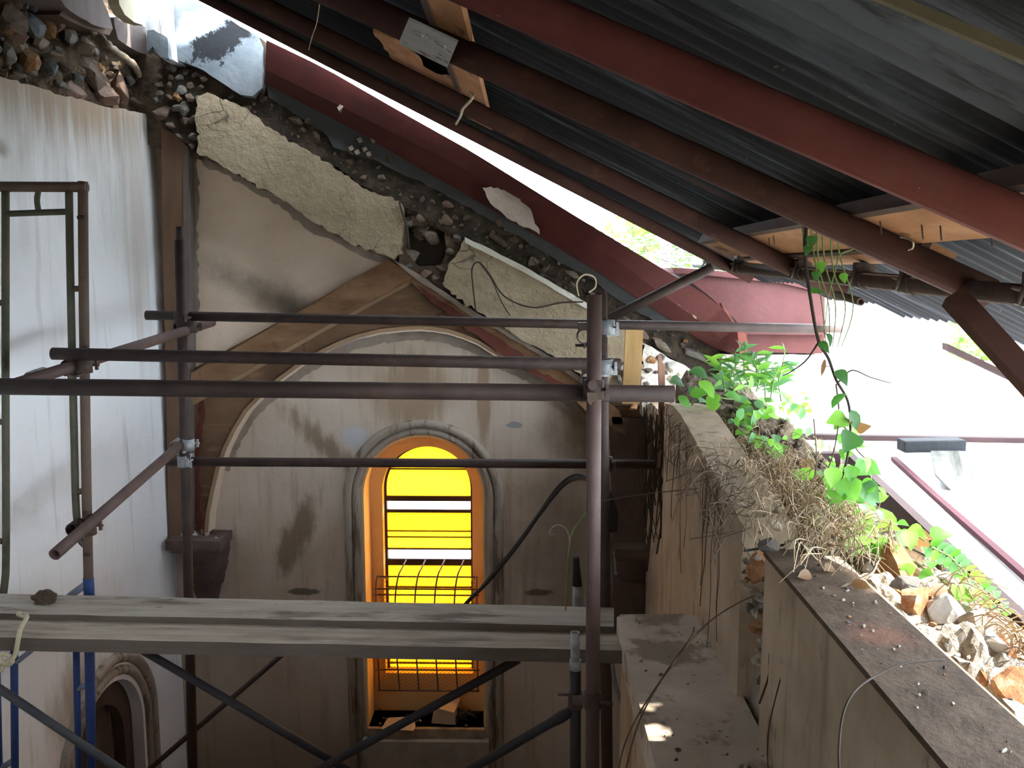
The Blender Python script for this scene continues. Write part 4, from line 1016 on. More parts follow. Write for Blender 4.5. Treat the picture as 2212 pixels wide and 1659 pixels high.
# a red roof edge strip beyond the far tube
# purlin planks lying on the rafters
def purlin(x, y0, y1, w, h, label, m='batten_wood', lift=0.065):
    z = 0.50 + lift - SL * x
    th = math.atan(SL)
    rot = Matrix.Rotation(th, 3, 'Y')
    c = R(x, (y0 + y1) / 2, z)
    o = thing('roof_purlin', c, label, 'purlin')
    G().box(c, (w, y1 - y0, h), rot).build('plank', M[m], o)
    G().box(c + rot @ Vector((-w / 2 - 0.012, 0, 0.006)), (0.022, y1 - y0, h + 0.02), rot).build('side_strip', M['batten_dark'], o)
    return o
xp = atroof(1905, 490, 0.04).x
pu = purlin(0.915, 0.6, 4.2, 0.15, 0.022, 'wide raw timber purlin resting across the rafters near the eave')
for u, v in [(1900, 480), (1990, 488), (2030, 490), (2140, 500), (1660, 515), (1670, 510)]:
    p = atroof(u, v, 0.05)
    G().tube([p + Vector((0, 0, 0.01)), p + Vector((0.006, 0, -0.03))], 0.002, 5).build('nail', M['clamp_dark'], pu)
purlin(1.045, 2.2, 4.2, 0.07, 0.02, 'narrow pale purlin board above the support tube')
purlin(-0.20, 2.1, 3.9, 0.10, 0.02, 'torn orange plywood purlin beside the white bracket', lift=0.06)
# jagged plywood scrap hanging below it
p4 = [atroof(u, v, 0.055) for u, v in jag([(806, 70), (842, 82), (905, 128), (915, 150), (932, 160), (1005, 185), (1015, 212), (940, 190), (905, 172), (862, 150), (838, 112)], 3, 10, rr)]
G().prism(p4, (0, 0, 0.012)).build('plywood_scrap', M['batten_wood'], label='jagged orange plywood scrap wedged between the rafters', cat='plywood')
# white bracket
br = thing('perforated_bracket', atroof(925, 95), 'white chipped metal bracket with two holes on a rafter', 'bracket')
c1, c2, c3, c4 = [atroof(u, v, -0.04) for u, v in ((882, 42), (988, 92), (966, 146), (860, 94))]
def ringpts(c, ax, ay, r, n=14):
    return [c + ax * r * cos(2 * pi * k / n) + ay * r * sin(2 * pi * k / n) for k in range(n)]
ax = (c2 - c1).normalized(); ay = (c4 - c1).normalized()
h1 = c1 + (c2 - c1) * 0.28 + (c4 - c1) * 0.28; h2 = c1 + (c2 - c1) * 0.76 + (c4 - c1) * 0.28
nrm = ax.cross(ay).normalized()
if nrm.z < 0: nrm = -nrm
G().prism([c1, c2, c3, c4], nrm * 0.006, [ringpts(h1, ax, ay, 0.011), ringpts(h2, ax, ay, 0.011)]).build('plate', M['bracket'], br)
for h in (h1, h2):
    G().tube(ringpts(h - nrm * 0.002, ax, ay, 0.014, 12) + [ringpts(h - nrm * 0.002, ax, ay, 0.014, 12)[0]], 0.003, 6, caps=False).build('hole_rim', M['bracket'], br)
G().prism([c4, c3, c3 + nrm * 0.03, c4 + nrm * 0.03], ay * -0.004).build('flange', M['bracket'], br)
# string ties and wires on the rafters
def strand(name, pts, r, m, label, cat, n=6, **kw):
    P = bez(pts, 8)
    return G().tube(P, r, n).build(name, M[m], label=label, cat=cat, **kw)
strand('string_tie', [atroof(1015, 200, -0.02), atroof(1020, 212, -0.05), atroof(1000, 235, -0.05), atroof(995, 250, -0.04), atroof(985, 268, -0.04)], 0.005, 'rope', 'pale knotted string tie hanging from the rafter below the plywood', 'string')
strand('loose_wire', [atroof(690, 10, -0.02), atroof(684, 50, -0.04), atroof(674, 80, -0.05), atroof(667, 108, -0.06)], 0.0016, 'twig_pale', 'thin pale wire dangling from the roof near the washed block', 'wire')
strand('loose_string', [atroof(1945, 512, 0.0), atroof(1970, 520, -0.03), atroof(1972, 535, -0.04), atroof(1962, 540, -0.04)], 0.002, 'rope', 'short pale string hanging under the purlin near the eave', 'string')

# ================================================================== scaffold tubes, couplers, frames, planks
GRP = 'scaffold tubes'
def sc_tube(p, q, r, m, label, group=GRP, name='scaffold_tube', open_end=True):
    a = at(*p); b = at(*q)
    o = thing(name, (a + b) / 2, label, 'tube', group)
    G().pipe(a, b, r, 0.004).build('barrel', M[m], o)
    return o
T1 = sc_tube((-60, 834, 2.56), (1456, 851, 2.56), 0.0262, 'rust_tube', 'thick dark ledger tube nearest to the camera, crossing above the amber window')
T2 = sc_tube((114, 764, 3.28), (1340, 788, 3.28), 0.0245, 'rust_tube', 'dark ledger tube just above the nearest ledger tube')
T3 = sc_tube((316, 681, 4.28), (1760, 710, 4.28), 0.0242, 'rust_tube', 'highest rear ledger tube, reaching right to the red parapet')
G().pipe(at(1760, 710, 4.28), at(1818, 711, 4.28), 0.018).build('spigot', M['rust_tube_pale'], T3)
T4 = sc_tube((360, 997, 4.26), (1416, 1003, 4.26), 0.0235, 'rust_tube', 'rear ledger tube crossing the head of the amber window')
L1 = sc_tube((10, 838, 2.95), (458, 696, 4.45), 0.0235, 'rust_tube_pale', 'upper depth tube along the white wall between the left posts')
L2 = sc_tube((118, 1198, 3.12), (400, 952, 4.22), 0.0235, 'rust_tube_pale', 'lower slanting depth tube with an open end by the left frame')
PA = sc_tube((1284, 637, 2.50), (1279, 1780, 2.50), 0.0218, 'rust_tube_pale', 'tall upright tube in the middle in front of the planks')
PB = sc_tube((1298, 628, 3.34), (1313, 1780, 3.34), 0.0240, 'rust_tube', 'upright tube standing close behind the tall middle post')
PC = sc_tube((388, 520, 4.20), (420, 1790, 4.20), 0.0245, 'rust_tube', 'rear left upright tube in front of the brown pilaster')
G().pipe(at(388, 490, 4.2), at(388, 524, 4.2), 0.018).build('spigot', M['rust_tube'], PC)
DS = sc_tube((1300, 696, 4.10), (1538, 578, 4.10), 0.0235, 'rust_tube', 'short raking strut tube rising right to the eave support tube')
_e1, _e2 = at(1560, 574, 4.3), at(2212, 638, 1.95)
ES_a, ES_b = _e1 + (_e1 - _e2) * 0.22, _e2 + (_e2 - _e1) * 0.12
ES = thing('scaffold_tube', (ES_a + ES_b) / 2, 'long eave support tube carrying the lower ends of the rafters', 'tube', GRP)
ES_m = ES_a.lerp(ES_b, 0.18)
G().pipe(ES_a, ES_m, 0.0235).build('sleeve', M['galv'], ES)
G().pipe(ES_m, ES_b, 0.0255).build('barrel', M['rust_tube'], ES)
sc_tube((1806, 636, 2.75), (1860, 652, 2.55), 0.012, 'rust_tube_pale', 'stub of thin tube under the eave support tube')
o = thing('raking_strut', at(2170, 790, 1.95), 'broad brown raking strut from the eave tube down to the right edge', 'strut')
G().bar(at(2058, 640, 2.05), at(2345, 955, 1.85), 0.05, 0.05, up=(0, 1, 0)).build('bar', M['rafter_dark'], o)
# braces below the platform
def brace(p, q, r, m, label, flat=None):
    a = at(*p); b = at(*q)
    g = G()
    if flat == 'b':
        d = (a - b).normalized(); mid = b + d * 0.10
        g.tube([a, mid, b + d * 0.05, b], [r, r, r * 1.3, r * 0.9], 10)
    else: g.tube([a, b], r, 10)
    return g.build('cross_brace', M[m], label=label, cat='brace', group='scaffold cross braces')
brace((-60, 1448, 2.98), (300, 1690, 2.98), 0.0155, 'slate_tube', 'grey cross brace in the bottom left corner')
brace((300, 1400, 3.0), (760, 1668, 3.0), 0.0150, 'dark_tube', 'dark cross brace descending right under the planks, left of the window')
brace((612, 1412, 4.22), (290, 1690, 4.22), 0.0140, 'rust_tube', 'thin rear cross brace under the planks, rising right')
brace((1120, 1424, 2.96), (672, 1672, 2.96), 0.0165, 'dark_tube', 'dark cross brace rising right across the foot of the amber window')
brace((965, 1692, 2.80), (1240, 1532, 2.74), 0.0165, 'dark_tube', 'cross brace with a flattened end bolted to the short green post', flat='b')
# short posts by the plank ends
o = thing('frame_post', at(1243, 1790, 2.74), 'short dark post with a pale open spigot in front of the plank ends', 'post')
G().pipe(at(1243, 1430, 2.74), at(1243, 1790, 2.74), 0.0185).build('barrel', M['dark_tube'], o)
G().pipe(at(1242, 1366, 2.74), at(1243, 1440, 2.74), 0.0155).build('spigot', M['galv'], o)
G().pipe(at(1243, 1425, 2.74), at(1243, 1446, 2.74), 0.0195).build('collar', M['galv'], o)
G().tube([at(1205, 1500, 2.72), at(1243, 1502, 2.72)], 0.005, 8).build('pin', M['clamp_dark'], o)
o = thing('charred_post', Vector((at(1247, 1262, 3.55).x, 3.55, 0)), 'blackened jagged post stub standing behind the planks', 'post')
_c = at(1247, 1262, 3.55)
G().tube([Vector((_c.x, _c.y, 0.0)), _c], 0.020, 12).build('base', M['galv'], o)
G().tube([at(1247, 1264, 3.55), at(1246, 1232, 3.55), at(1244, 1204, 3.55)], [0.021, 0.018, 0.015], 9, wob=0.2).build('tip', M['charred'], o)

# couplers: two half shells, two bolts with wing nuts
def coupler(c, d1, d2, label, m='clamp_dark', r=0.031, solo=False):
    c = Vector(c); d1 = Vector(d1).normalized(); d2 = Vector(d2).normalized()
    nrm = d1.cross(d2)
    if nrm.length < 0.05: nrm = d1.orthogonal()
    nrm.normalize()
    o = thing('scaffold_coupler', c, label, 'coupler', 'scaffold couplers')
    for s, d in (((0, d1),) if solo else ((-1, d1), (1, d2))):
        cc = c + nrm * s * 0.026
        G().pipe(cc - d * 0.028, cc + d * 0.028, r, 0.004, 12).build('clamp', M[m], o)
        side = d.cross(nrm).normalized()
        b0 = cc + side * (r + 0.006)
        G().tube([b0 - nrm * 0.035, b0 + nrm * 0.04], 0.006, 8).build('bolt', M[m], o)
        G().bar(b0 + nrm * 0.03 - d * 0.02, b0 + nrm * 0.03 + d * 0.02, 0.012, 0.010).build('wing_nut', M['galv' if m == 'galv' else 'rust_tube_pale'], o)
        g = G().bar(cc + side * (r - 0.004) - d * 0.018, cc + side * (r + 0.016) - d * 0.018, 0.03, 0.006, up=nrm)
        g.build('lug', M['galv' if m == 'galv' else 'rust_tube_pale'], o)
    if solo:
        G().box(c + Vector((0, 0, r + 0.008)), (0.05, 0.05, 0.03)).build('saddle', M[m], o)
    return o
Xd, Yd, Zd = (1, 0, 0), (0, 1, 0), (0, 0, 1)
coupler(at(1281, 838, 2.53), Xd, Zd, 'rusty coupler joining the nearest ledger tube to the tall middle post')
g = thing('coupler_hook', at(1280, 870, 2.47), 'rusty hooked coupler plate on the front of the tall middle post', 'coupler')
G().prism([at(u, v, 2.465) for u, v in ((1268, 848), (1291, 848), (1290, 872), (1282, 868), (1276, 876), (1269, 868))], (0, 0.012, 0)).build('plate', M['frame_rust'], g)
G().tube([at(1280, 832, 2.45), at(1280, 832, 2.475)], 0.014, 12).build('bolt_head', M['rust_tube_pale'], g)
coupler(at(1306, 790, 3.30), Xd, Zd, 'silver coupler on the second post beside the tall middle post', 'galv')
coupler(at(1312, 706, 3.34), Xd, Zd, 'silver coupler where the highest ledger tube passes the second post', 'galv', r=0.027)
coupler(at(1262, 726, 3.40), Yd, Zd, 'dark coupler block left of the tall post top', solo=True)
coupler(at(1270, 818, 3.36), Yd, Zd, 'open dark coupler just above the nearest ledger at the tall post', solo=True)
coupler(at(1310, 1000, 3.8), Xd, Zd, 'dark coupler on the second post at the lowest rear ledger tube', r=0.026)
coupler(at(394, 686, 4.24), Xd, Zd, 'dark coupler joining the highest ledger tube to the rear left post')
coupler(at(402, 706, 4.22), (0.3, 1, 0.1), Zd, 'rusty coupler at the far end of the upper depth tube')
coupler(at(396, 960, 4.18), (0.05, 1, 0.14), Zd, 'bluish silver coupler joining the lower depth tube to the rear left post', 'galv', r=0.030)
coupler(at(400, 994, 4.22), Xd, Zd, 'pale coupler joining the lowest ledger tube to the rear left post', 'galv', r=0.028)
coupler(at(168, 790, 3.32), (0.05, 1, 0.14), Zd, 'dark coupler joining the upper depth tube to the left frame')
coupler(at(178, 1140, 3.37), (0.05, 1, 0.14), Zd, 'rusty coupler joining the lower depth tube to the left frame')
_d, _a = at(1243, 1512, 2.74), at(1280, 1512, 2.50)
o = thing('scaffold_coupler', (_d + _a) / 2, 'dark swivel coupler between the short post and the tall post below the planks', 'coupler', 'scaffold couplers')
for _c in (_d, _a):
    G().pipe(_c - Vector((0, 0, 0.025)), _c + Vector((0, 0, 0.025)), 0.026, 0.006, 12).build('clamp', M['clamp_dark'], o)
G().bar(_d, _a, 0.03, 0.03).build('link', M['clamp_dark'], o)
G().tube([_a + Vector((0.02, -0.01, 0)), _a + Vector((0.06, -0.01, -0.01))], 0.007, 8).build('bolt', M['clamp_dark'], o)
for u, v, Y, l in [(1600, 590, 4.0, 'clip coupler fixing the far roof tube to the eave tube'), (1708, 592, 3.25, 'clip coupler fixing the slim dark rafter to the eave tube'), (1840, 610, 2.75, 'clip coupler under the middle of the eave tube'),
                (1945, 605, 2.45, 'heavy black coupler on the eave tube near the raking strut'), (1520, 556, 4.5, 'pale coupler at the far end of the eave tube'), (2205, 640, 1.9, 'coupler on the eave tube at the right edge')]:
    q = ES_a.lerp(ES_b, (ES_a.y - Y) / (ES_a.y - ES_b.y))
    coupler(q, ES_b - ES_a, (1, 0, -0.45), l, 'clamp_dark' if u != 1520 else 'galv', r=0.031, solo=True)
o = thing('wing_bolt', at(2015, 590, 2.25), 'rusty wing bolt standing up from the eave coupler', 'bolt')
G().tube([at(2006, 600, 2.22), at(2030, 545, 2.22)], 0.006, 8).build('shank', M['frame_rust'], o)
G().bar(at(2008, 560, 2.22), at(2036, 566, 2.22), 0.012, 0.012).build('wing', M['frame_rust'], o)
o = thing('tube_sleeve', at(85, 812, 3.1), 'pale green sleeve on the upper depth tube at the left', 'sleeve')
_a, _b = at(66, 818, 3.1), at(94, 808, 3.2)
G().pipe(_a, _b, 0.0275).build('sleeve', M['galv'], o)

# left ladder frame
FYL = 3.42
fr_ = thing('scaffold_ladder', at(90, 1320, FYL), 'rusty welded ladder frame standing by the white wall at the left', 'scaffold')
def ft(pix, r, m, name, Y=FYL, smooth_bez=True):
    P = [at(u, v, Y) for u, v in pix]
    if len(P) > 2: P = bez(P, 6)
    return G().tube(P, r, 12).build(name, M[m], fr_)
ft([(-80, 403), (188, 404)], 0.0205, 'frame_rust', 'top_bar')
ft([(179, 392), (181, 640), (186, 1000), (192, 1285)], 0.0195, 'frame_rust', 'outer_post')
ft([(149, 412), (153, 640), (160, 940), (164, 1090), (172, 1160), (188, 1180)], 0.0150, 'green_tube', 'inner_stile')
ft([(12, 412), (12, 800), (13, 1180), (10, 1260), (0, 1325)], 0.0150, 'green_tube', 'inner_stile')
ft([(12, 462), (152, 457)], 0.0125, 'green_tube', 'rung')
ft([(83, 412), (80, 432), (83, 455)], 0.0110, 'green_tube', 'spacer')
for u0, u1, v in [(160, 182, 624), (166, 186, 1062), (-20, 8, 655), (-20, 8, 912), (-20, 6, 1170)]:
    ft([(u0, v), (u1, v - 1)], 0.0125, 'frame_rust', 'stub')
for u, v in [(168, 470), (180, 1108), (182, 1198)]:
    P = at(u, v, FYL - 0.02)
    G().tube([P, P + Vector((0.03, 0, 0))], 0.008, 8).build('pin', M['clamp_dark'], fr_)
# blue frame below
bf = thing('scaffold_ladder', at(110, 1760, FYL), 'blue painted scaffold frame below the planks at the left', 'scaffold')
def bt(pix, r, m, name, Y=FYL):
    P = [at(u, v, Y) for u, v in pix]
    return G().tube(P, r, 12).build(name, M[m], bf)
bt([(192, 1282), (199, 1790)], 0.0205, 'blue_tube', 'outer_post')
bt([(163, 1300), (172, 1790)], 0.0140, 'blue_tube', 'inner_stile')
bt([(30, 1300), (33, 1790)], 0.0155, 'blue_tube', 'inner_stile')
bt([(-14, 1300), (-2, 1790)], 0.0205, 'blue_tube', 'outer_post')
bt([(166, 1488), (198, 1476)], 0.0130, 'blue_pale', 'rung')
bt([(-6, 1664), (34, 1640)], 0.0130, 'blue_pale', 'rung')
bt([(28, 1436), (68, 1405)], 0.0110, 'blue_pale', 'bracket')
bt([(150, 1288), (194, 1256)], 0.0150, 'blue_pale', 'sleeve_brace')
bt([(191, 1248), (193, 1290)], 0.0215, 'blue_tube', 'sleeve')

# planks
def plank(pix4, Y4, th, label, m='plank_wood'):
    """pix4: far-left, far-right, near-right, near-left (top surface)"""
    P = [at(u, v, y) for (u, v), y in zip(pix4, Y4)]
    fl, frr, nr, nl = P
    n = 22
    rr = random.Random(int(pix4[0][1]))
    F1 = [fl.lerp(frr, k / n) + Vector((0, rr.uniform(-0.003, 0.003), 0)) for k in range(n + 1)]
    N1 = [nl.lerp(nr, k / n) + Vector((0, rr.uniform(-0.003, 0.003), 0)) for k in range(n + 1)]
    dn = Vector((0, 0, -th))
    g = G()
    g.grid([N1, F1], smooth=False)
    g.grid([[p + dn for p in N1], N1], smooth=False)
    g.grid([F1, [p + dn for p in F1]], smooth=False)
    g.grid([[p + dn for p in F1], [p + dn for p in N1]], smooth=False)
    for k in (0, -1):
        q = [N1[k], F1[k], F1[k] + dn, N1[k] + dn]
        g.add(q, [(0, 1, 2, 3)])
    o = g.build('scaffold_plank', M[m], label=label, cat='plank', group='scaffold planks')
    o.data.materials.append(M['plank_side_shade'])
    for pl in o.data.polygons:
        if abs(pl.normal.y) > 0.7: pl.material_index = 1
    bv = o.modifiers.new('edge', 'BEVEL'); bv.width = 0.004; bv.segments = 2; bv.limit_method = 'ANGLE'
    return o
plank([(-90, 1280), (1326, 1312), (1326, 1353), (-90, 1323)], (3.32, 3.32, 3.12, 3.12), 0.032, 'weathered grey plank farther from the camera', 'plank_wood_far')
plank([(-90, 1335), (1345, 1368), (1345, 1405), (-90, 1375)], (3.12, 3.12, 2.93, 2.93), 0.050, 'weathered grey plank nearest to the camera')
# crossbar under the planks at the frame
# clod of mortar on the far plank
rr = random.Random(2)
g = G()
bm = bmesh.new(); bmesh.ops.create_icosphere(bm, subdivisions=3, radius=1)
c = at(97, 1293, 3.24)
for v in bm.verts:
    d = v.co.normalized(); k = 1 + 0.35 * noise.noise(d * 2.3 + Vector((4, 1, 2))) + 0.18 * noise.noise(d * 6)
    v.co = Vector((d.x * 0.042 * k, d.y * 0.035 * k, d.z * 0.034 * k))
g.add([c + v.co for v in bm.verts], [[v.index for v in f.verts] for f in bm.faces]); bm.free()
g.build('mortar_clod', M['mortar'], label='lumpy dark clod of old mortar sitting on the far plank', cat='mortar')
for k in range(70):
    u = rr.uniform(30, 1280); far_ = rr.random() < 0.5
    y = rr.uniform(3.14, 3.3) if far_ else rr.uniform(2.95, 3.1)
    z = at(u, (1312 if far_ else 1390) + 0, 3.2 if far_ else 2.98)
    zt_ = (at(-90, 1301, 3.22).z + (at(1326, 1332, 3.22).z - at(-90, 1301, 3.22).z) * (u + 90) / 1416) if far_ else (at(-90, 1354, 3.025).z + (at(1345, 1386, 3.025).z - at(-90, 1354, 3.025).z) * (u + 90) / 1435)
# yellow rope tied round the plank end at the left
o = thing('rope', at(30, 1400, 2.93), 'pale yellow rope knotted round the plank ends at the left edge', 'rope')
G().tube(bez([at(48, 1326, 3.10), at(58, 1332, 3.0), at(44, 1360, 2.93), at(38, 1388, 2.91), at(34, 1410, 2.905), at(26, 1424, 2.90), at(10, 1432, 2.90), at(2, 1450, 2.90)], 6), 0.0085, 8).build('strand', M['rope'], o)
G().tube(bez([at(60, 1334, 2.99), at(44, 1330, 3.02), at(38, 1326, 3.04), at(46, 1322, 3.05)], 6), 0.006, 8).build('knot', M['rope'], o)
G().tube(bez([at(22, 1418, 2.895), at(4, 1412, 2.895), at(0, 1428, 2.895), at(18, 1436, 2.895), at(28, 1428, 2.89)], 6), 0.0085, 8).build('knot', M['rope'], o)
# cables
strand('power_cable', [at(1270, 1036, 3.4), at(1245, 1034, 3.5), at(1215, 1050, 3.6), at(1170, 1105, 3.65), at(1120, 1175, 3.65), at(1060, 1250, 3.6), at(1010, 1300, 3.5), at(980, 1340, 3.45)], 0.0085, 'cable_black', 'black cable looping from the tall post down to the planks', 'cable', n=8)
strand('power_cable', [at(1270, 1031, 3.42), at(1240, 1026, 3.52), at(1205, 1052, 3.62), at(1160, 1115, 3.67), at(1105, 1190, 3.67), at(1040, 1268, 3.6)], 0.006, 'cable_black', 'thinner black cable running close along the thicker one', 'cable', n=8)
strand('grey_cable', [at(1300, 1096, 3.42), at(1312, 1140, 3.46), at(1322, 1230, 3.46), at(1318, 1290, 3.44), at(1308, 1330, 3.42)], 0.0085, 'cable_grey', 'grey cable hanging behind the tall post above the planks', 'cable', n=8)
strand('grey_cable', [at(1322, 1430, 3.3), at(1330, 1480, 3.2), at(1350, 1540, 3.1), at(1362, 1610, 3.0), at(1362, 1700, 2.95)], 0.0085, 'cable_grey', 'grey cable hanging below the planks beside the ledge', 'cable', n=8)
o = thing('cloth_wrap', at(1320, 1140, 3.36), 'dark cloth wrapped round the second post below the rear ledger', 'cloth')
G().tube([at(1310, 1062, 3.36), at(1314, 1090, 3.36), at(1318, 1110, 3.36), at(1318, 1146, 3.36)], [0.02, 0.028, 0.032, 0.026], 10, wob=0.12).build('wrap', M['charred'], o)
# timbers standing in the right corner
o = G().bar(at(1370, 712, 4.9), at(1362, 872, 4.9), 0.10, 0.03, up=(0, 1, 0)).build('timber_post', M['ochre_timber'], label='ochre timber board standing upright right of the tall post', cat='timber')  # cut short where shade begins; dark pilaster colour stands in below
o = G().prism([at(u, v, 4.6) for u, v in ((1422, 770), (1428, 767), (1432, 785), (1437, 790), (1436, 850), (1432, 1010), (1420, 1010), (1424, 850))], (0, 0.025, 0)).build('timber_stick', M['pink_timber'], label='thin reddish stick standing beside the ochre board', cat='timber')

# ================================================================== outside
# neighbour's low white roof slab right of the wall
nb = thing('neighbour_roof', R(2.6, 3.6, -1.2), 'white flat neighbouring roof with brown and crimson trims', 'roof')
SZ = -0.98
fL = [R(1.74, 4.9, SZ), R(1.73, 4.5, SZ), R(1.50, 2.6, -1.03), R(1.43, 2.0, -1.045)]
G().prism([fL[0], fL[1], fL[2], fL[3], R(3.1, 2.0, -1.045), R(3.1, 4.9, SZ)], (0, 0, -0.12)).build('slab', M['ext_white'], nb)
g = G(); 
for a, b in zip(fL[1:-1], fL[2:]): g.bar(a + Vector((-0.015, 0, -0.035)), b + Vector((-0.015, 0, -0.035)), 0.04, 0.13)
g.build('fascia', M['ext_purple'], nb)
cl = [R(1.93, 4.46, SZ + 0.012), R(1.83, 3.8, -0.99), R(1.70, 3.0, -1.0), R(1.55, 2.05, -1.02)]
g = G()
for a, b in zip(cl[:-1], cl[1:]): g.bar(a, b, 0.028, 0.02)
g.build('crimson_strip', M['ext_crimson'], nb)
G().bar(R(1.55, 4.95, -0.945), R(3.1, 4.95, -0.965), 0.05, 0.03).build('rear_trim', M['ext_purple'], nb)
G().bar(R(1.70, 4.62, -1.02), R(1.10, 4.62, -1.02), 0.06, 0.10).build('end_trim', M['ext_purple'], nb)
a = at(1945, 962, 4.35); b = at(2078, 960, 4.35)
sb = G().bar(a, b, 0.10, 0.062, up=(0, 0, 1)).build('dark_slab', M['slab_dark'], label='dark grey stone slab lying on the white neighbouring roof', cat='slab')
bv = sb.modifiers.new('edge', 'BEVEL'); bv.width = 0.008; bv.segments = 2
# pale tarp hanging below the slab
rr = random.Random(8)
rows = []
for i in range(12):
    t = i / 11
    row = []
    for j in range(9):
        s = j / 8
        u = 2010 + (2090 - 2010) * s + t * (10 + 22 * s); v = 975 + t * (150 * (0.35 + 0.65 * s))
        row.append(at(u, v, 4.25 - 0.35 * t + 0.03 * sin(s * 14 + t * 2)))
    rows.append(row)
o = G().grid(rows).build('tarp', M['tarp'], label='pale creased tarp draped below the dark slab', cat='tarp')
s = o.modifiers.new('thickness', 'SOLIDIFY'); s.thickness = 0.004
# white house with posts further away
wh = thing('white_house', R(6, 9, -3), 'sunlit white house with square posts beyond the roofs', 'house')
HY = 9.0
def hp(name, pts, Y=HY, th=0.4, m='ext_white', parent=wh): return pxprism(name, pts, Y, th, M[m], parent)
hp('wall', [(1560, 790), (2500, 790), (2500, 1300), (1560, 1300)])
hp('post', [(1772, 560), (1945, 560), (1945, 792), (1772, 792)])
hp('post', [(1966, 560), (2046, 560), (2046, 792), (1966, 792)])
hp('post', [(2200, 560), (2500, 560), (2500, 792), (2200, 792)])
hp('sill', [(1880, 784), (2220, 784), (2220, 796), (1880, 796)], HY - 0.1, 0.2)
hp('cloth_door', [(1942, 720), (1968, 720), (1968, 792), (1942, 792)], HY + 0.5, 0.05, 'ext_crimson')
hp('lintel', [(1942, 560), (2205, 560), (2205, 668), (1942, 660)], HY + 0.1, 0.2, 'ext_white')
hp('far_roof', [(2046, 742), (2215, 822), (2215, 836), (2046, 756)], HY - 0.4, 0.1, 'ext_purple')
G().box((-1.5, 9.6, 1.7), (7.0, 0.4, 4.2)).build('bright_backing', M['ext_white'], wh)  # white wall added behind the amber window so its gaps look bright
# white column, nearer
hp('pier', [(1840, 640), (1884, 640), (1878, 905), (1836, 905)], 7.2, 0.5)

# tall block added out of view on the right to shade the far aisle end
th_ = thing('shade_block', Vector((7.5, 5.5, -0.3)), 'unseen tall block added off to the right to shade the aisle', 'house')
G().box((7.5, 5.55, 7.2), (3.0, 2.5, 15.0)).build('wall', M['ext_white'], th_)
for zz in (3.0, 6.0, 9.0, 12.0):
    for yy in (4.9, 6.2):
        G().box((5.99, yy, zz), (0.04, 0.7, 1.2)).build('window', M['slab_dark'], th_)
G().box((7.5, 5.55, 14.8), (3.3, 2.8, 0.25)).build('roof', M['ext_purple'], th_)

# leafy masses far away
def leaf_mesh(kind):
    pts = []
    if kind == 'heart':
        prof = [(0, 0.0), (0.1, 0.30), (0.25, 0.44), (0.45, 0.42), (0.7, 0.25), (1.0, 0.0)]
    elif kind == 'lance':
        prof = [(0, 0.0), (0.15, 0.09), (0.4, 0.14), (0.7, 0.10), (1.0, 0.0)]
    elif kind == 'oval':
        prof = [(0, 0.0), (0.15, 0.22), (0.4, 0.33), (0.7, 0.27), (1.0, 0.0)]
    else:
        prof = [(0, 0.0), (0.2, 0.16), (0.6, 0.2), (0.85, 0.12), (1.0, 0.0)]
    V = []; Fs = []
    for t, w in prof:
        z = -0.22 * t * t
        V += [(-w, t, z + w * 0.28), (0, t, z), (w, t, z + w * 0.28)]
    for i in range(len(prof) - 1):
        a = 3 * i
        Fs += [(a, a + 1, a + 4, a + 3), (a + 1, a + 2, a + 5, a + 4)]
    me = bpy.data.meshes.new('leaf'); me.from_pydata(V, [], Fs)
    me.polygons.foreach_set('use_smooth', [True] * len(Fs)); me.update()
    me.materials.append(None)
    return me
LEAF = {k: leaf_mesh(k) for k in ('heart', 'lance', 'oval', 'fern')}
def leaf(parent, pos, size, kind, m, rnd, dirv=None, name='leaf'):
    o = bpy.data.objects.new(name, LEAF[kind]); COL.objects.link(o)
    o.material_slots[0].link = 'OBJECT'; o.material_slots[0].material = M[m]
    o.scale = (size, size, size)
    if dirv is None:
        dirv = Vector((rnd.uniform(-1, 1), rnd.uniform(-1, 0.6), rnd.uniform(-0.9, 0.5)))
    d = Vector(dirv).normalized()
    up = Vector((rnd.uniform(-0.5, 0.5), -0.6 + rnd.uniform(-0.5, 0.5), 0.8))
    x = d.cross(up).normalized(); z = x.cross(d).normalized()
    o.rotation_euler = Matrix((x, d, z)).transposed().to_euler()
    place(o, pos, parent)
    return o
def foliage(name, centers, n, size, mats, seed, label, cat, trunk=None):
    rnd = random.Random(seed)
    t = thing(name, Vector(centers[0][0]) + Vector((0, 0, -1.5)), label, cat)
    for m in mats:
        g = G()
        for _ in range(n // len(mats)):
            c, rad = rnd.choice(centers)
            d = Vector((rnd.gauss(0, 1), rnd.gauss(0, 1), rnd.gauss(0, 1))).normalized() * (rnd.random() ** 0.4)
            p = Vector(c) + Vector((d.x * rad[0], d.y * rad[1], d.z * rad[2]))
            dv = Vector((rnd.uniform(-1, 1), rnd.uniform(-1, 1), rnd.uniform(-1, 0.4))).normalized()
            sd = dv.orthogonal().normalized() * size * 0.35
            g.add([p, p + dv * size * 0.5 + sd, p + dv * size, p + dv * size * 0.5 - sd], [(0, 1, 2, 3)])
        g.build('foliage', M[m], t, kind='stuff')
    if trunk:
        G().tube(trunk, [0.12, 0.09, 0.05], 8).build('trunk', M['bark'], t)
    return t
tc = at(1395, 530, 16.0)
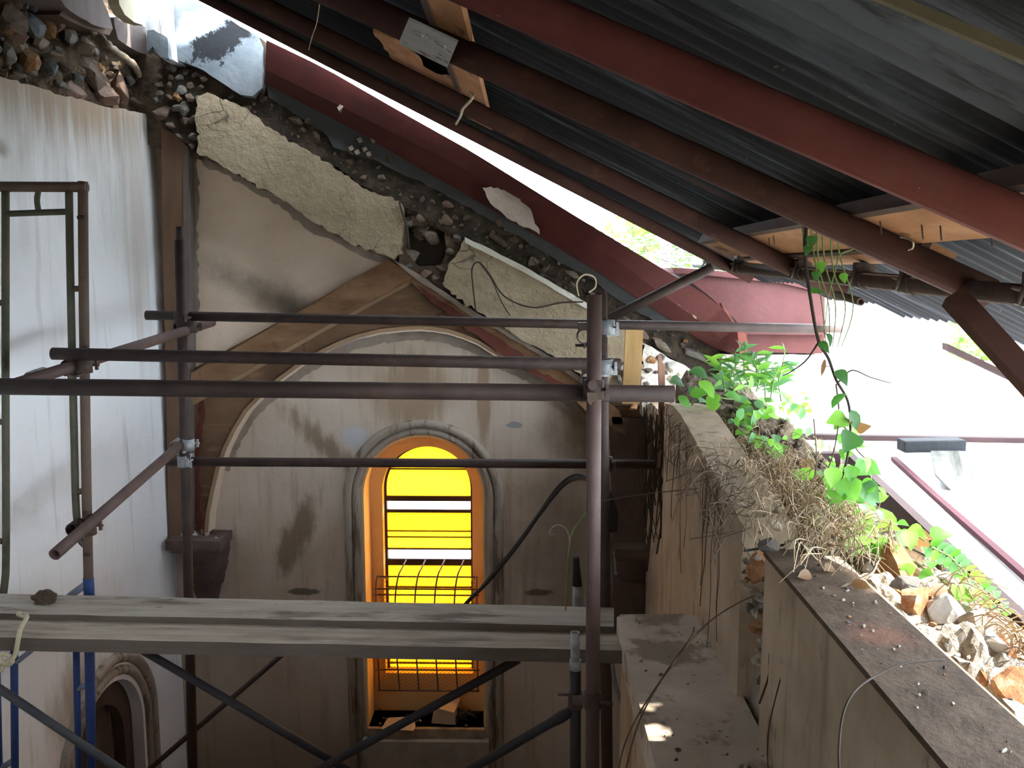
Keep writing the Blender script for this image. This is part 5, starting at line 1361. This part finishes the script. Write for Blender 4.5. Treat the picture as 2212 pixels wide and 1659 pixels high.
foliage('street_tree', [(tc, (1.0, 0.8, 0.9)), (tc + Vector((0.5, 0.5, 0.7)), (0.9, 0.8, 0.7)), (tc + Vector((1.2, 0.6, -0.5)), (0.8, 0.7, 0.6)), (tc + Vector((0.3, 0.3, -0.9)), (0.9, 0.7, 0.6))], 2600, 0.16, ['leaf_bright', 'leaf_mid'], 4, 'bright green street tree seen through the gap under the roof edge', 'tree', [Vector((tc.x, 16.2, -0.3)), Vector((tc.x + 0.1, 16.2, 3)), tc])
t2 = at(2130, 735, 15.0)
foliage('garden_tree', [(t2, (1.3, 0.8, 0.8)), (t2 + Vector((1.3, 0, -0.1)), (0.9, 0.8, 0.6)), (t2 + Vector((-1.6, 0.2, 0.2)), (0.5, 0.4, 0.7))], 1800, 0.16, ['leaf_mid', 'leaf_bright'], 5, 'green garden tree showing between the white posts at the right', 'tree', [Vector((t2.x, 15.1, -0.3)), Vector((t2.x, 15.1, 2.5)), t2])
# utility pole with a tangle of wires
up_ = thing('utility_pole', Vector((at(1437, 560, 13.0).x, 13.0, -0.3)), 'pale utility pole with tangled wires beyond the red parapet', 'pole')
px_ = at(1437, 560, 13.0).x
G().tube([Vector((px_, 13, -0.3)), Vector((px_, 13, 7.2))], 0.085, 12).build('shaft', M['pink_timber'], up_)
rr = random.Random(14)
for k in range(26):
    v0 = 505 + k * 4 + rr.uniform(-4, 4)
    a = at(1310 + rr.uniform(-20, 10), v0 + rr.uniform(-15, 25), 12.8); b = at(1437, v0, 12.9); c = at(1560, v0 + rr.uniform(-20, 25), 12.7)
    G().tube(bez([a, a.lerp(b, 0.5) + Vector((0, 0, -0.06)), b, b.lerp(c, 0.5) + Vector((0, 0, -0.06)), c], 4), 0.008, 4).build('wire', M['cable_grey'], up_)
for k in range(3):
    c = at(1450 + k * 18, 545 + k * 8, 12.85)
    ring = [c + Vector((0.16 * cos(q), 0, 0.13 * sin(q))) for q in [2 * pi * i / 20 for i in range(21)]]
    G().tube(ring, 0.02, 5, caps=False).build('wire_coil', M['cable_grey'], up_)

# ================================================================== plants on the wall head
def vy(v, h=0.68):
    return max(1.2, min(4.25, h * F / max(60, v - 590)))
def stemtube(t, pts, r, m='stem_green', name='stem'):
    P = bez(pts, 5)
    n = len(P)
    return G().tube(P, [r * (1 - 0.6 * i / n) for i in range(n)], 5).build(name, M[m], t)
# 1 slender-leaved clump
rr = random.Random(41)
base = at(1625, 850, 4.0)
t = thing('slender_leaf_plant', base, 'upright clump of slender blue-green leaves below the red parapet', 'plant')
for k in range(13):
    b = at(1568 + k * 10 + rr.uniform(-6, 6), 850 + rr.uniform(-10, 20), 4.0 + rr.uniform(-0.15, 0.15))
    tip = at(1545 + k * 13 + rr.uniform(-10, 10), 752 + rr.uniform(-5, 45), b.y + rr.uniform(-0.1, 0.1))
    mid = b.lerp(tip, 0.5) + Vector((rr.uniform(-0.03, 0.03), 0, 0))
    stemtube(t, [b, mid, tip], 0.004)
    for j in range(9):
        f = 0.2 + 0.8 * j / 8
        p = (b.lerp(mid, f * 2) if f < 0.5 else mid.lerp(tip, f * 2 - 1))
        a = rr.uniform(0, 6.28)
        leaf(t, p, rr.uniform(0.07, 0.11), 'lance', rr.choice(['leaf_blue', 'leaf_blue', 'leaf_mid', 'leaf_bright']), rr, (cos(a), sin(a) * 0.6, rr.uniform(-0.2, 0.8)))
# 2 broad pleated-leaf creeper at the wall end
t = thing('broad_leaf_plant', at(1490, 860, 3.85), 'broad bright pleated leaves at the end of the nearest ledger tube', 'plant')
for u, v, s, m in [(1510, 822, 0.10, 'leaf_bright'), (1528, 812, 0.10, 'leaf_dark'), (1548, 850, 0.10, 'leaf_bright'), (1508, 862, 0.10, 'leaf_bright'), (1475, 828, 0.10, 'leaf_dark'), (1465, 855, 0.07, 'leaf_mid'), (1490, 835, 0.06, 'leaf_blue'), (1585, 845, 0.07, 'leaf_bright'), (1600, 862, 0.09, 'leaf_mid'), (1556, 870, 0.07, 'leaf_bright'), (1490, 850, 0.08, 'leaf_mid'), (1530, 870, 0.09, 'leaf_blue'), (1540, 838, 0.09, 'leaf_mid')]:
    leaf(t, at(u, v, 3.75 + rr.uniform(-0.1, 0.1)), s, 'oval', m, rr, (rr.uniform(-1, 1), -0.5, rr.uniform(-0.7, 0.5)))
stemtube(t, [at(1490, 880, 3.85), at(1520, 850, 3.8), at(1560, 860, 3.8), at(1610, 865, 3.85)], 0.005)
# 3 creepers along the wall head
def creeper(name, path, n, size, mats, seed, label, kind='heart', spread=22, h=0.64, down=-0.5):
    rnd = random.Random(seed)
    P2 = resamp(path, n)
    P = [at(u, v, vy(v, h)) for u, v in P2]
    t = thing(name, P[len(P) // 2], label, 'plant')
    stemtube(t, [at(u, v, vy(v, h)) for u, v in path], 0.004)
    for (u, v) in P2:
        uu, vv = u + rnd.gauss(0, spread * 0.6), v + rnd.gauss(0, spread * 0.6)
        leaf(t, at(uu, vv, vy(v, h) + rnd.uniform(-0.12, 0.08)), size * rnd.uniform(0.6, 1.2), kind, rnd.choice(mats), rnd, (rnd.uniform(-1, 1), rnd.uniform(-1, 0.2), rnd.uniform(-1, 0.3)))
    return t
creeper('creeping_vine', [(1590, 880), (1620, 900), (1650, 890), (1700, 870), (1740, 880)], 50, 0.06, ['leaf_bright', 'leaf_bright', 'leaf_mid', 'leaf_blue'], 51, 'bright creeper leaves on the wall head below the slender plant', 'oval', 26, 0.60)
creeper('creeping_vine', [(1585, 895), (1600, 930), (1640, 950), (1690, 960)], 26, 0.055, ['leaf_blue', 'leaf_bright', 'leaf_mid'], 52, 'pale small-leaved creeper trailing down over the dry roots', 'oval', 18, 0.62)
creeper('creeping_vine', [(1710, 1020), (1760, 1050), (1800, 1080), (1850, 1110), (1890, 1140)], 80, 0.055, ['leaf_bright', 'leaf_bright', 'leaf_mid', 'leaf_blue', 'leaf_dry'], 53, 'dense heart-leaved creeper lit by the sun in the middle of the wall head', 'heart', 34, 0.72)
creeper('creeping_vine', [(1780, 1130), (1840, 1150), (1900, 1165), (1960, 1150), (2000, 1170)], 36, 0.05, ['leaf_bright', 'leaf_mid', 'leaf_dry'], 54, 'sparse creeper between the coping end and the brown fascia', 'heart', 20, 0.72)
creeper('creeping_vine', [(1800, 900), (1830, 930), (1850, 970), (1880, 1000)], 10, 0.06, ['leaf_bright', 'leaf_mid'], 55, 'few leaves beside the hanging vine in front of the white roof', 'heart', 26, 0.55)
creeper('creeping_vine', [(1940, 1190), (2000, 1230), (2050, 1265), (2090, 1300)], 12, 0.065, ['leaf_bright', 'leaf_mid', 'leaf_dry'], 56, 'few broad leaves over the sunlit rubble near the coping', 'heart', 22, 0.76)
creeper('creeping_vine', [(1640, 890), (1700, 930), (1770, 990), (1830, 1050), (1900, 1120)], 90, 0.05, ['leaf_bright', 'leaf_bright', 'leaf_mid', 'leaf_blue'], 57, 'long mat of small sunlit leaves along the outer edge of the wall head', 'oval', 30, 0.70)
creeper('creeping_vine', [(1720, 1090), (1780, 1120), (1850, 1150), (1920, 1180)], 40, 0.042, ['leaf_bright', 'leaf_mid', 'leaf_dry', 'leaf_dry'], 58, 'low leaves and dry litter just beyond the end of the coping', 'oval', 22, 0.74)
# fern-like pinnate sprig
t = thing('pinnate_sprig', at(2060, 1230, 2.0), 'pinnate green sprig arching above the sunlit rubble at the right', 'plant')
P2 = resamp([(2010, 1180), (2050, 1200), (2090, 1240), (2140, 1295), (2165, 1330)], 15)
stemtube(t, [at(u, v, 2.05) for u, v in P2], 0.003)
for i, (u, v) in enumerate(P2):
    for s in (-1, 1):
        leaf(t, at(u, v, 2.05), 0.032, 'oval', rr.choice(['leaf_mid', 'leaf_blue', 'leaf_bright']), rr, (s * 0.6 + 0.2, -0.3, s * 0.8))
# ---- hanging vine from the roof
rr = random.Random(61)
VY = 2.45
main = [(1742, 480), (1740, 560), (1752, 650), (1768, 735), (1790, 775), (1806, 820), (1832, 868), (1837, 930), (1828, 1000), (1808, 1060), (1780, 1105), (1740, 1150), (1690, 1190), (1660, 1218)]
t = thing('hanging_vine', at(1680, 1200, 2.4), 'long vine hanging from the rafters down to the end of the coping', 'vine')
stemtube(t, [at(u, v, VY) for u, v in main], 0.0055, 'twig_dark')
for off in ((-8, 4), (10, -3), (22, 5), (34, 2), (52, 6), (66, -2)):
    stemtube(t, [at(1742 + off[0], 486, VY), at(1748 + off[0], 560 + off[1] * 4, VY + 0.02), at(1764 + off[0] * 1.2, 660, VY), at(1778 + off[0] * 0.6, 750, VY)], 0.003, 'stem_green')
stemtube(t, [at(1850, 512, VY), at(1846, 535, VY), at(1815, 550, VY), at(1806, 580, VY), at(1790, 640, VY), at(1780, 720, VY)], 0.003, 'stem_green')
stemtube(t, [at(1842, 492, VY), at(1858, 520, VY), at(1838, 528, VY)], 0.0022, 'stem_green', 'tendril')
stemtube(t, [at(1768, 740, VY), at(1740, 780, VY), at(1705, 805, VY), at(1690, 812, VY)], 0.003, 'twig_dark', 'twig')
stemtube(t, [at(1812, 825, VY), at(1840, 800, VY), at(1880, 815, VY), at(1925, 828, VY)], 0.0028, 'twig_dark', 'twig')
stemtube(t, [at(1806, 830, VY), at(1812, 910, VY + 0.05), at(1790, 1010, VY + 0.1), at(1740, 1080, VY + 0.1), at(1702, 1125, VY + 0.1)], 0.0028, 'twig', 'twig')
for u, v, s, m, k, d in [(1752, 508, 0.06, 'leaf_dark', 'heart', (0, -0.3, -1)), (1745, 530, 0.05, 'leaf_dark', 'heart', (-0.2, -0.3, -1)), (1770, 565, 0.055, 'leaf_mid', 'heart', (0.2, -0.5, -1)), (1762, 585, 0.05, 'leaf_dark', 'heart', (-0.1, -0.5, -1)), (1818, 590, 0.05, 'leaf_mid', 'heart', (0.3, -0.4, -0.9)),
                         (1750, 630, 0.06, 'leaf_dark', 'heart', (1, -0.3, 0.1)), (1785, 720, 0.05, 'leaf_dark', 'heart', (0.4, -0.3, -0.9)), (1768, 740, 0.05, 'leaf_dark', 'heart', (0.6, -0.4, -0.5)), (1782, 775, 0.06, 'leaf_dry', 'lance', (-0.2, -0.2, -1)), (1805, 800, 0.065, 'leaf_dark', 'heart', (0.5, -0.5, -0.6)), (1826, 850, 0.07, 'leaf_dark', 'oval', (-0.9, -0.3, -0.6)),
                         (1838, 885, 0.07, 'leaf_dark', 'oval', (0.3, -0.3, -0.9)), (1834, 905, 0.04, 'leaf_dry', 'heart', (-0.5, -0.4, -0.4)), (1845, 935, 0.09, 'leaf_dark', 'heart', (-0.5, -0.6, -0.5)), (1850, 930, 0.05, 'leaf_dry', 'heart', (0.6, -0.4, 0.4)), (1830, 905, 0.08, 'leaf_bright', 'heart', (-1, -0.4, 0.0)),
                         (1828, 1030, 0.10, 'leaf_mid', 'heart', (0.1, -0.6, -1)), (1860, 1045, 0.085, 'leaf_dark', 'heart', (0.7, -0.5, -0.7)), (1868, 985, 0.06, 'leaf_bright', 'heart', (0.2, -0.5, -1)), (1800, 1010, 0.07, 'leaf_bright', 'heart', (-0.2, -0.5, -1)), (1840, 1005, 0.06, 'leaf_mid', 'heart', (-0.2, -0.5, -1)), (1812, 1060, 0.08, 'leaf_mid', 'heart', (-0.4, -0.5, -0.6))]:
    leaf(t, at(u, v, VY - 0.01), s * (0.62 if v < 700 else 0.85), k, m, rr, d)

# ---- dry roots and grass (nobody could count them)
def strands(name, n, fn, r, m, label, cat, seed):
    rnd = random.Random(seed)
    g = G()
    for _ in range(n):
        P = fn(rnd)
        g.tube(bez(P, 3), r * rnd.uniform(0.6, 1.5), 3, caps=False)
    return g.build(name, M[m], label=label, cat=cat, kind='stuff')
def dry(rnd):
    s = rnd.random()
    u = 1560 + 270 * s + abs(rnd.gauss(0, 55)) * rnd.choice((1, 1, 0.3, -0.6, -1.0)); v = 905 + 270 * s + rnd.gauss(0, 28)
    y = vy(v, 0.66); p = at(u, v, y)
    d = Vector((rnd.uniform(-1, 1), rnd.uniform(-1, 0.6), rnd.uniform(-0.5, 0.6))) * rnd.uniform(0.03, 0.12)
    return [p, p + d * 0.5 + Vector((rnd.uniform(-.03, .03), rnd.uniform(-.03, .03), rnd.uniform(0, .04))), p + d + Vector((0, 0, -0.03))]
strands('dry_grass', 900, dry, 0.0011, 'dry_grass', 'matted dry grass and roots on the broken wall head', 'grass', 71)
def dry2(rnd):
    s = rnd.random()
    u = 1500 + 130 * s + rnd.gauss(0, 18); v = 885 + 240 * s + rnd.gauss(0, 16)
    y = vy(v, 0.66); p = at(u, v, y)
    L = rnd.uniform(0.4, 1.2)
    return [p, p + Vector((rnd.uniform(-.08, .02), rnd.uniform(-.08, .06), rnd.uniform(0, .04))) * L, p + Vector((rnd.uniform(-.16, -.02), rnd.uniform(-.15, .08), rnd.uniform(-.05, .02))) * L, p + Vector((rnd.uniform(-.18, -.05), rnd.uniform(-.2, .1), rnd.uniform(-.16, -.04))) * L]
strands('matted_roots', 90, dry2, 0.0013, 'twig', 'brown matted roots spilling over the wall edge', 'roots', 72)
def hang(rnd):
    y = rnd.choice((rnd.uniform(2.5, 4.0), rnd.gauss(3.4, 0.25), rnd.gauss(2.8, 0.12)))
    y = min(4.0, max(2.5, y)); x = FX - rnd.uniform(0.004, 0.03)
    z = -0.66 + 0.10 * (y - 3.2) - rnd.uniform(0, 0.05); L = rnd.uniform(0.1, 0.8) * rnd.random() + 0.08
    P = [R(x + 0.05, y + rnd.uniform(-.05, .05), z + 0.03)]; q = R(x, y, z); d = rnd.uniform(-.25, .25)
    for k in range(6):
        P.append(q.copy()); q = q + Vector((rnd.uniform(-.004, .004), d * L / 6 + rnd.uniform(-.025, .025), -L / 6))
    return P
strands('hanging_roots', 26, hang, 0.0015, 'root_dark', 'thin dark roots hanging down the face of the broken wall', 'roots', 73)
def cornerroot(rnd):
    u = rnd.uniform(1385, 1445); v = rnd.uniform(870, 930); p = at(u, v, 4.4 + rnd.uniform(-.2, .5))
    L = rnd.uniform(0.2, 0.8)
    return [p, p + Vector((rnd.uniform(-.03, .03), 0, -L * 0.5)), p + Vector((rnd.uniform(-.06, .06), 0, -L))]
strands('corner_roots', 60, cornerroot, 0.004, 'root_dark', 'dark roots hanging in the shadowed corner behind the posts', 'roots', 74)
def lowr(rnd):
    u = rnd.uniform(2020, 2230); v = 1230 + (u - 2020) * 0.95 + rnd.gauss(0, 22); p = at(u, v, vy(v, 0.74))
    d = Vector((rnd.uniform(-0.3, 0.5), rnd.uniform(-1, -0.2), rnd.uniform(-0.2, 0.5))) * rnd.uniform(0.05, 0.16)
    return [p, p + d * 0.5 + Vector((0, 0, 0.02)), p + d]
strands('dry_stems', 90, lowr, 0.0018, 'dry_grass', 'dry pale stems over the sunlit rubble at the right edge', 'stems', 75)

# ---- single long twigs
def twig(pts, r, m, label):
    return strand('trailing_twig', [at(*p) for p in pts], r, m, label, 'twig', n=5)
twig([(1330, 1690, 2.2), (1352, 1600, 2.25), (1400, 1510, 2.35), (1480, 1400, 2.45), (1530, 1345, 2.5), (1590, 1305, 2.45), (1640, 1285, 2.4), (1680, 1290, 2.3)], 0.0024, 'twig', 'long twig reaching over the low ledge to the breach')
twig([(1345, 1690, 2.2), (1380, 1560, 2.3), (1440, 1450, 2.4), (1490, 1380, 2.46), (1500, 1355, 2.46)], 0.0025, 'twig', 'second thin twig beside the long one over the ledge')
twig([(1815, 1690, 1.25), (1812, 1620, 1.26), (1822, 1540, 1.3), (1850, 1490, 1.36), (1900, 1456, 1.45), (1960, 1432, 1.5), (2040, 1424, 1.55)], 0.002, 'twig_dark', 'dark green tendril hanging over the near coping edge')
twig([(1660, 1690, 2.0), (1660, 1580, 2.05), (1690, 1450, 2.1), (1720, 1340, 2.15), (1760, 1310, 2.2)], 0.0018, 'twig_dark', 'thin dark tendril down the near wall face')
twig([(1760, 1300, 2.0), (1790, 1285, 2.0), (1830, 1262, 2.0), (1880, 1240, 2.0), (1895, 1215, 2.02), (1900, 1206, 2.02)], 0.0035, 'twig_pale', 'pale bare twig lying across the coping')
twig([(1640, 1520, 2.2), (1660, 1460, 2.2), (1665, 1400, 2.2), (1700, 1300, 2.2), (1690, 1240, 2.25)], 0.0028, 'twig_dark', 'dark bent stem hanging in the breach')
twig([(1605, 1190, 2.3), (1700, 1176, 2.3), (1800, 1160, 2.3), (1900, 1164, 2.3), (2000, 1200, 2.3), (2060, 1260, 2.2), (2130, 1370, 2.0), (2212, 1500, 1.8)], 0.0035, 'twig_dark', 'long dark bramble stem arching over the wall head')
twig([(1300, 1082, 3.3), (1400, 1066, 3.3), (1500, 1056, 3.2), (1600, 1044, 3.1), (1720, 1040, 3.0)], 0.0022, 'twig', 'thin straight wire-like twig from the post across the wall face')
twig([(1588, 990, 3.0), (1600, 1010, 2.95), (1590, 1060, 2.9), (1600, 1110, 2.8), (1598, 1160, 2.7)], 0.0035, 'twig_pale', 'pale crooked root on the edge of the broken wall')
twig([(1600, 1180, 2.6), (1640, 1130, 2.6), (1700, 1080, 2.6), (1760, 1030, 2.6), (1758, 905, 2.6)], 0.002, 'twig', 'thin straight twig standing up from the wall head')
twig([(1222, 1318, 3.2), (1224, 1250, 3.2), (1230, 1180, 3.2), (1236, 1150, 3.2), (1252, 1125, 3.2), (1268, 1106, 3.2)], 0.0028, 'stem_green', 'pale green tendril climbing from the planks beside the tall post')
twig([(1231, 1178, 3.2), (1225, 1146, 3.2), (1206, 1134, 3.2), (1190, 1142, 3.2), (1188, 1154, 3.2), (1198, 1154, 3.2)], 0.0022, 'twig_pale', 'curled pale tip of the tendril by the tall post')
# dry vine loops on the cream render
twig([(1028, 672, 5.27), (1022, 620, 5.27), (1020, 580, 5.26), (1034, 566, 5.25), (1056, 590, 5.26), (1090, 640, 5.26), (1150, 664, 5.26), (1210, 654, 5.26), (1260, 652, 5.26)], 0.005, 'twig_dark', 'dark dry vine looping across the cream render')
twig([(1034, 566, 5.25), (1060, 600, 5.26), (1082, 650, 5.26), (1102, 682, 5.27)], 0.004, 'twig_dark', 'thin dry vine branch on the cream render')
twig([(1150, 560, 5.25), (1180, 596, 5.25), (1220, 612, 5.24), (1256, 632, 5.2)], 0.005, 'twig_dark', 'dark root lying in the rubble strip by the loop of wire')
twig([(1250, 640, 5.1), (1246, 612, 5.1), (1262, 594, 5.1), (1284, 600, 5.1), (1286, 620, 5.1), (1272, 632, 5.1)], 0.005, 'twig_pale', 'pale wire loop above the top of the second post')
twig([(862, 436, 5.28), (872, 470, 5.28), (880, 500, 5.3), (884, 540, 5.3)], 0.007, 'twig_dark', 'dark root hanging beside the beam pocket')

# a few dry leaves fallen on the coping
rr = random.Random(91)
for k, (u, v, l) in enumerate([(1752, 1240, 'curled brown leaf near the far end of the coping'), (1782, 1232, 'pale dry leaf lying on the coping'), (1838, 1262, 'small brown leaf beside the bare twig on the coping')]):
    o = leaf(None, atz(u, v, -0.74), 0.045, 'oval', 'leaf_dry', rr, (rr.uniform(-1, 1), rr.uniform(-1, 1), 0.15), name='fallen_leaf')
    tag(o, l, 'leaf', 'dry leaves on the coping')
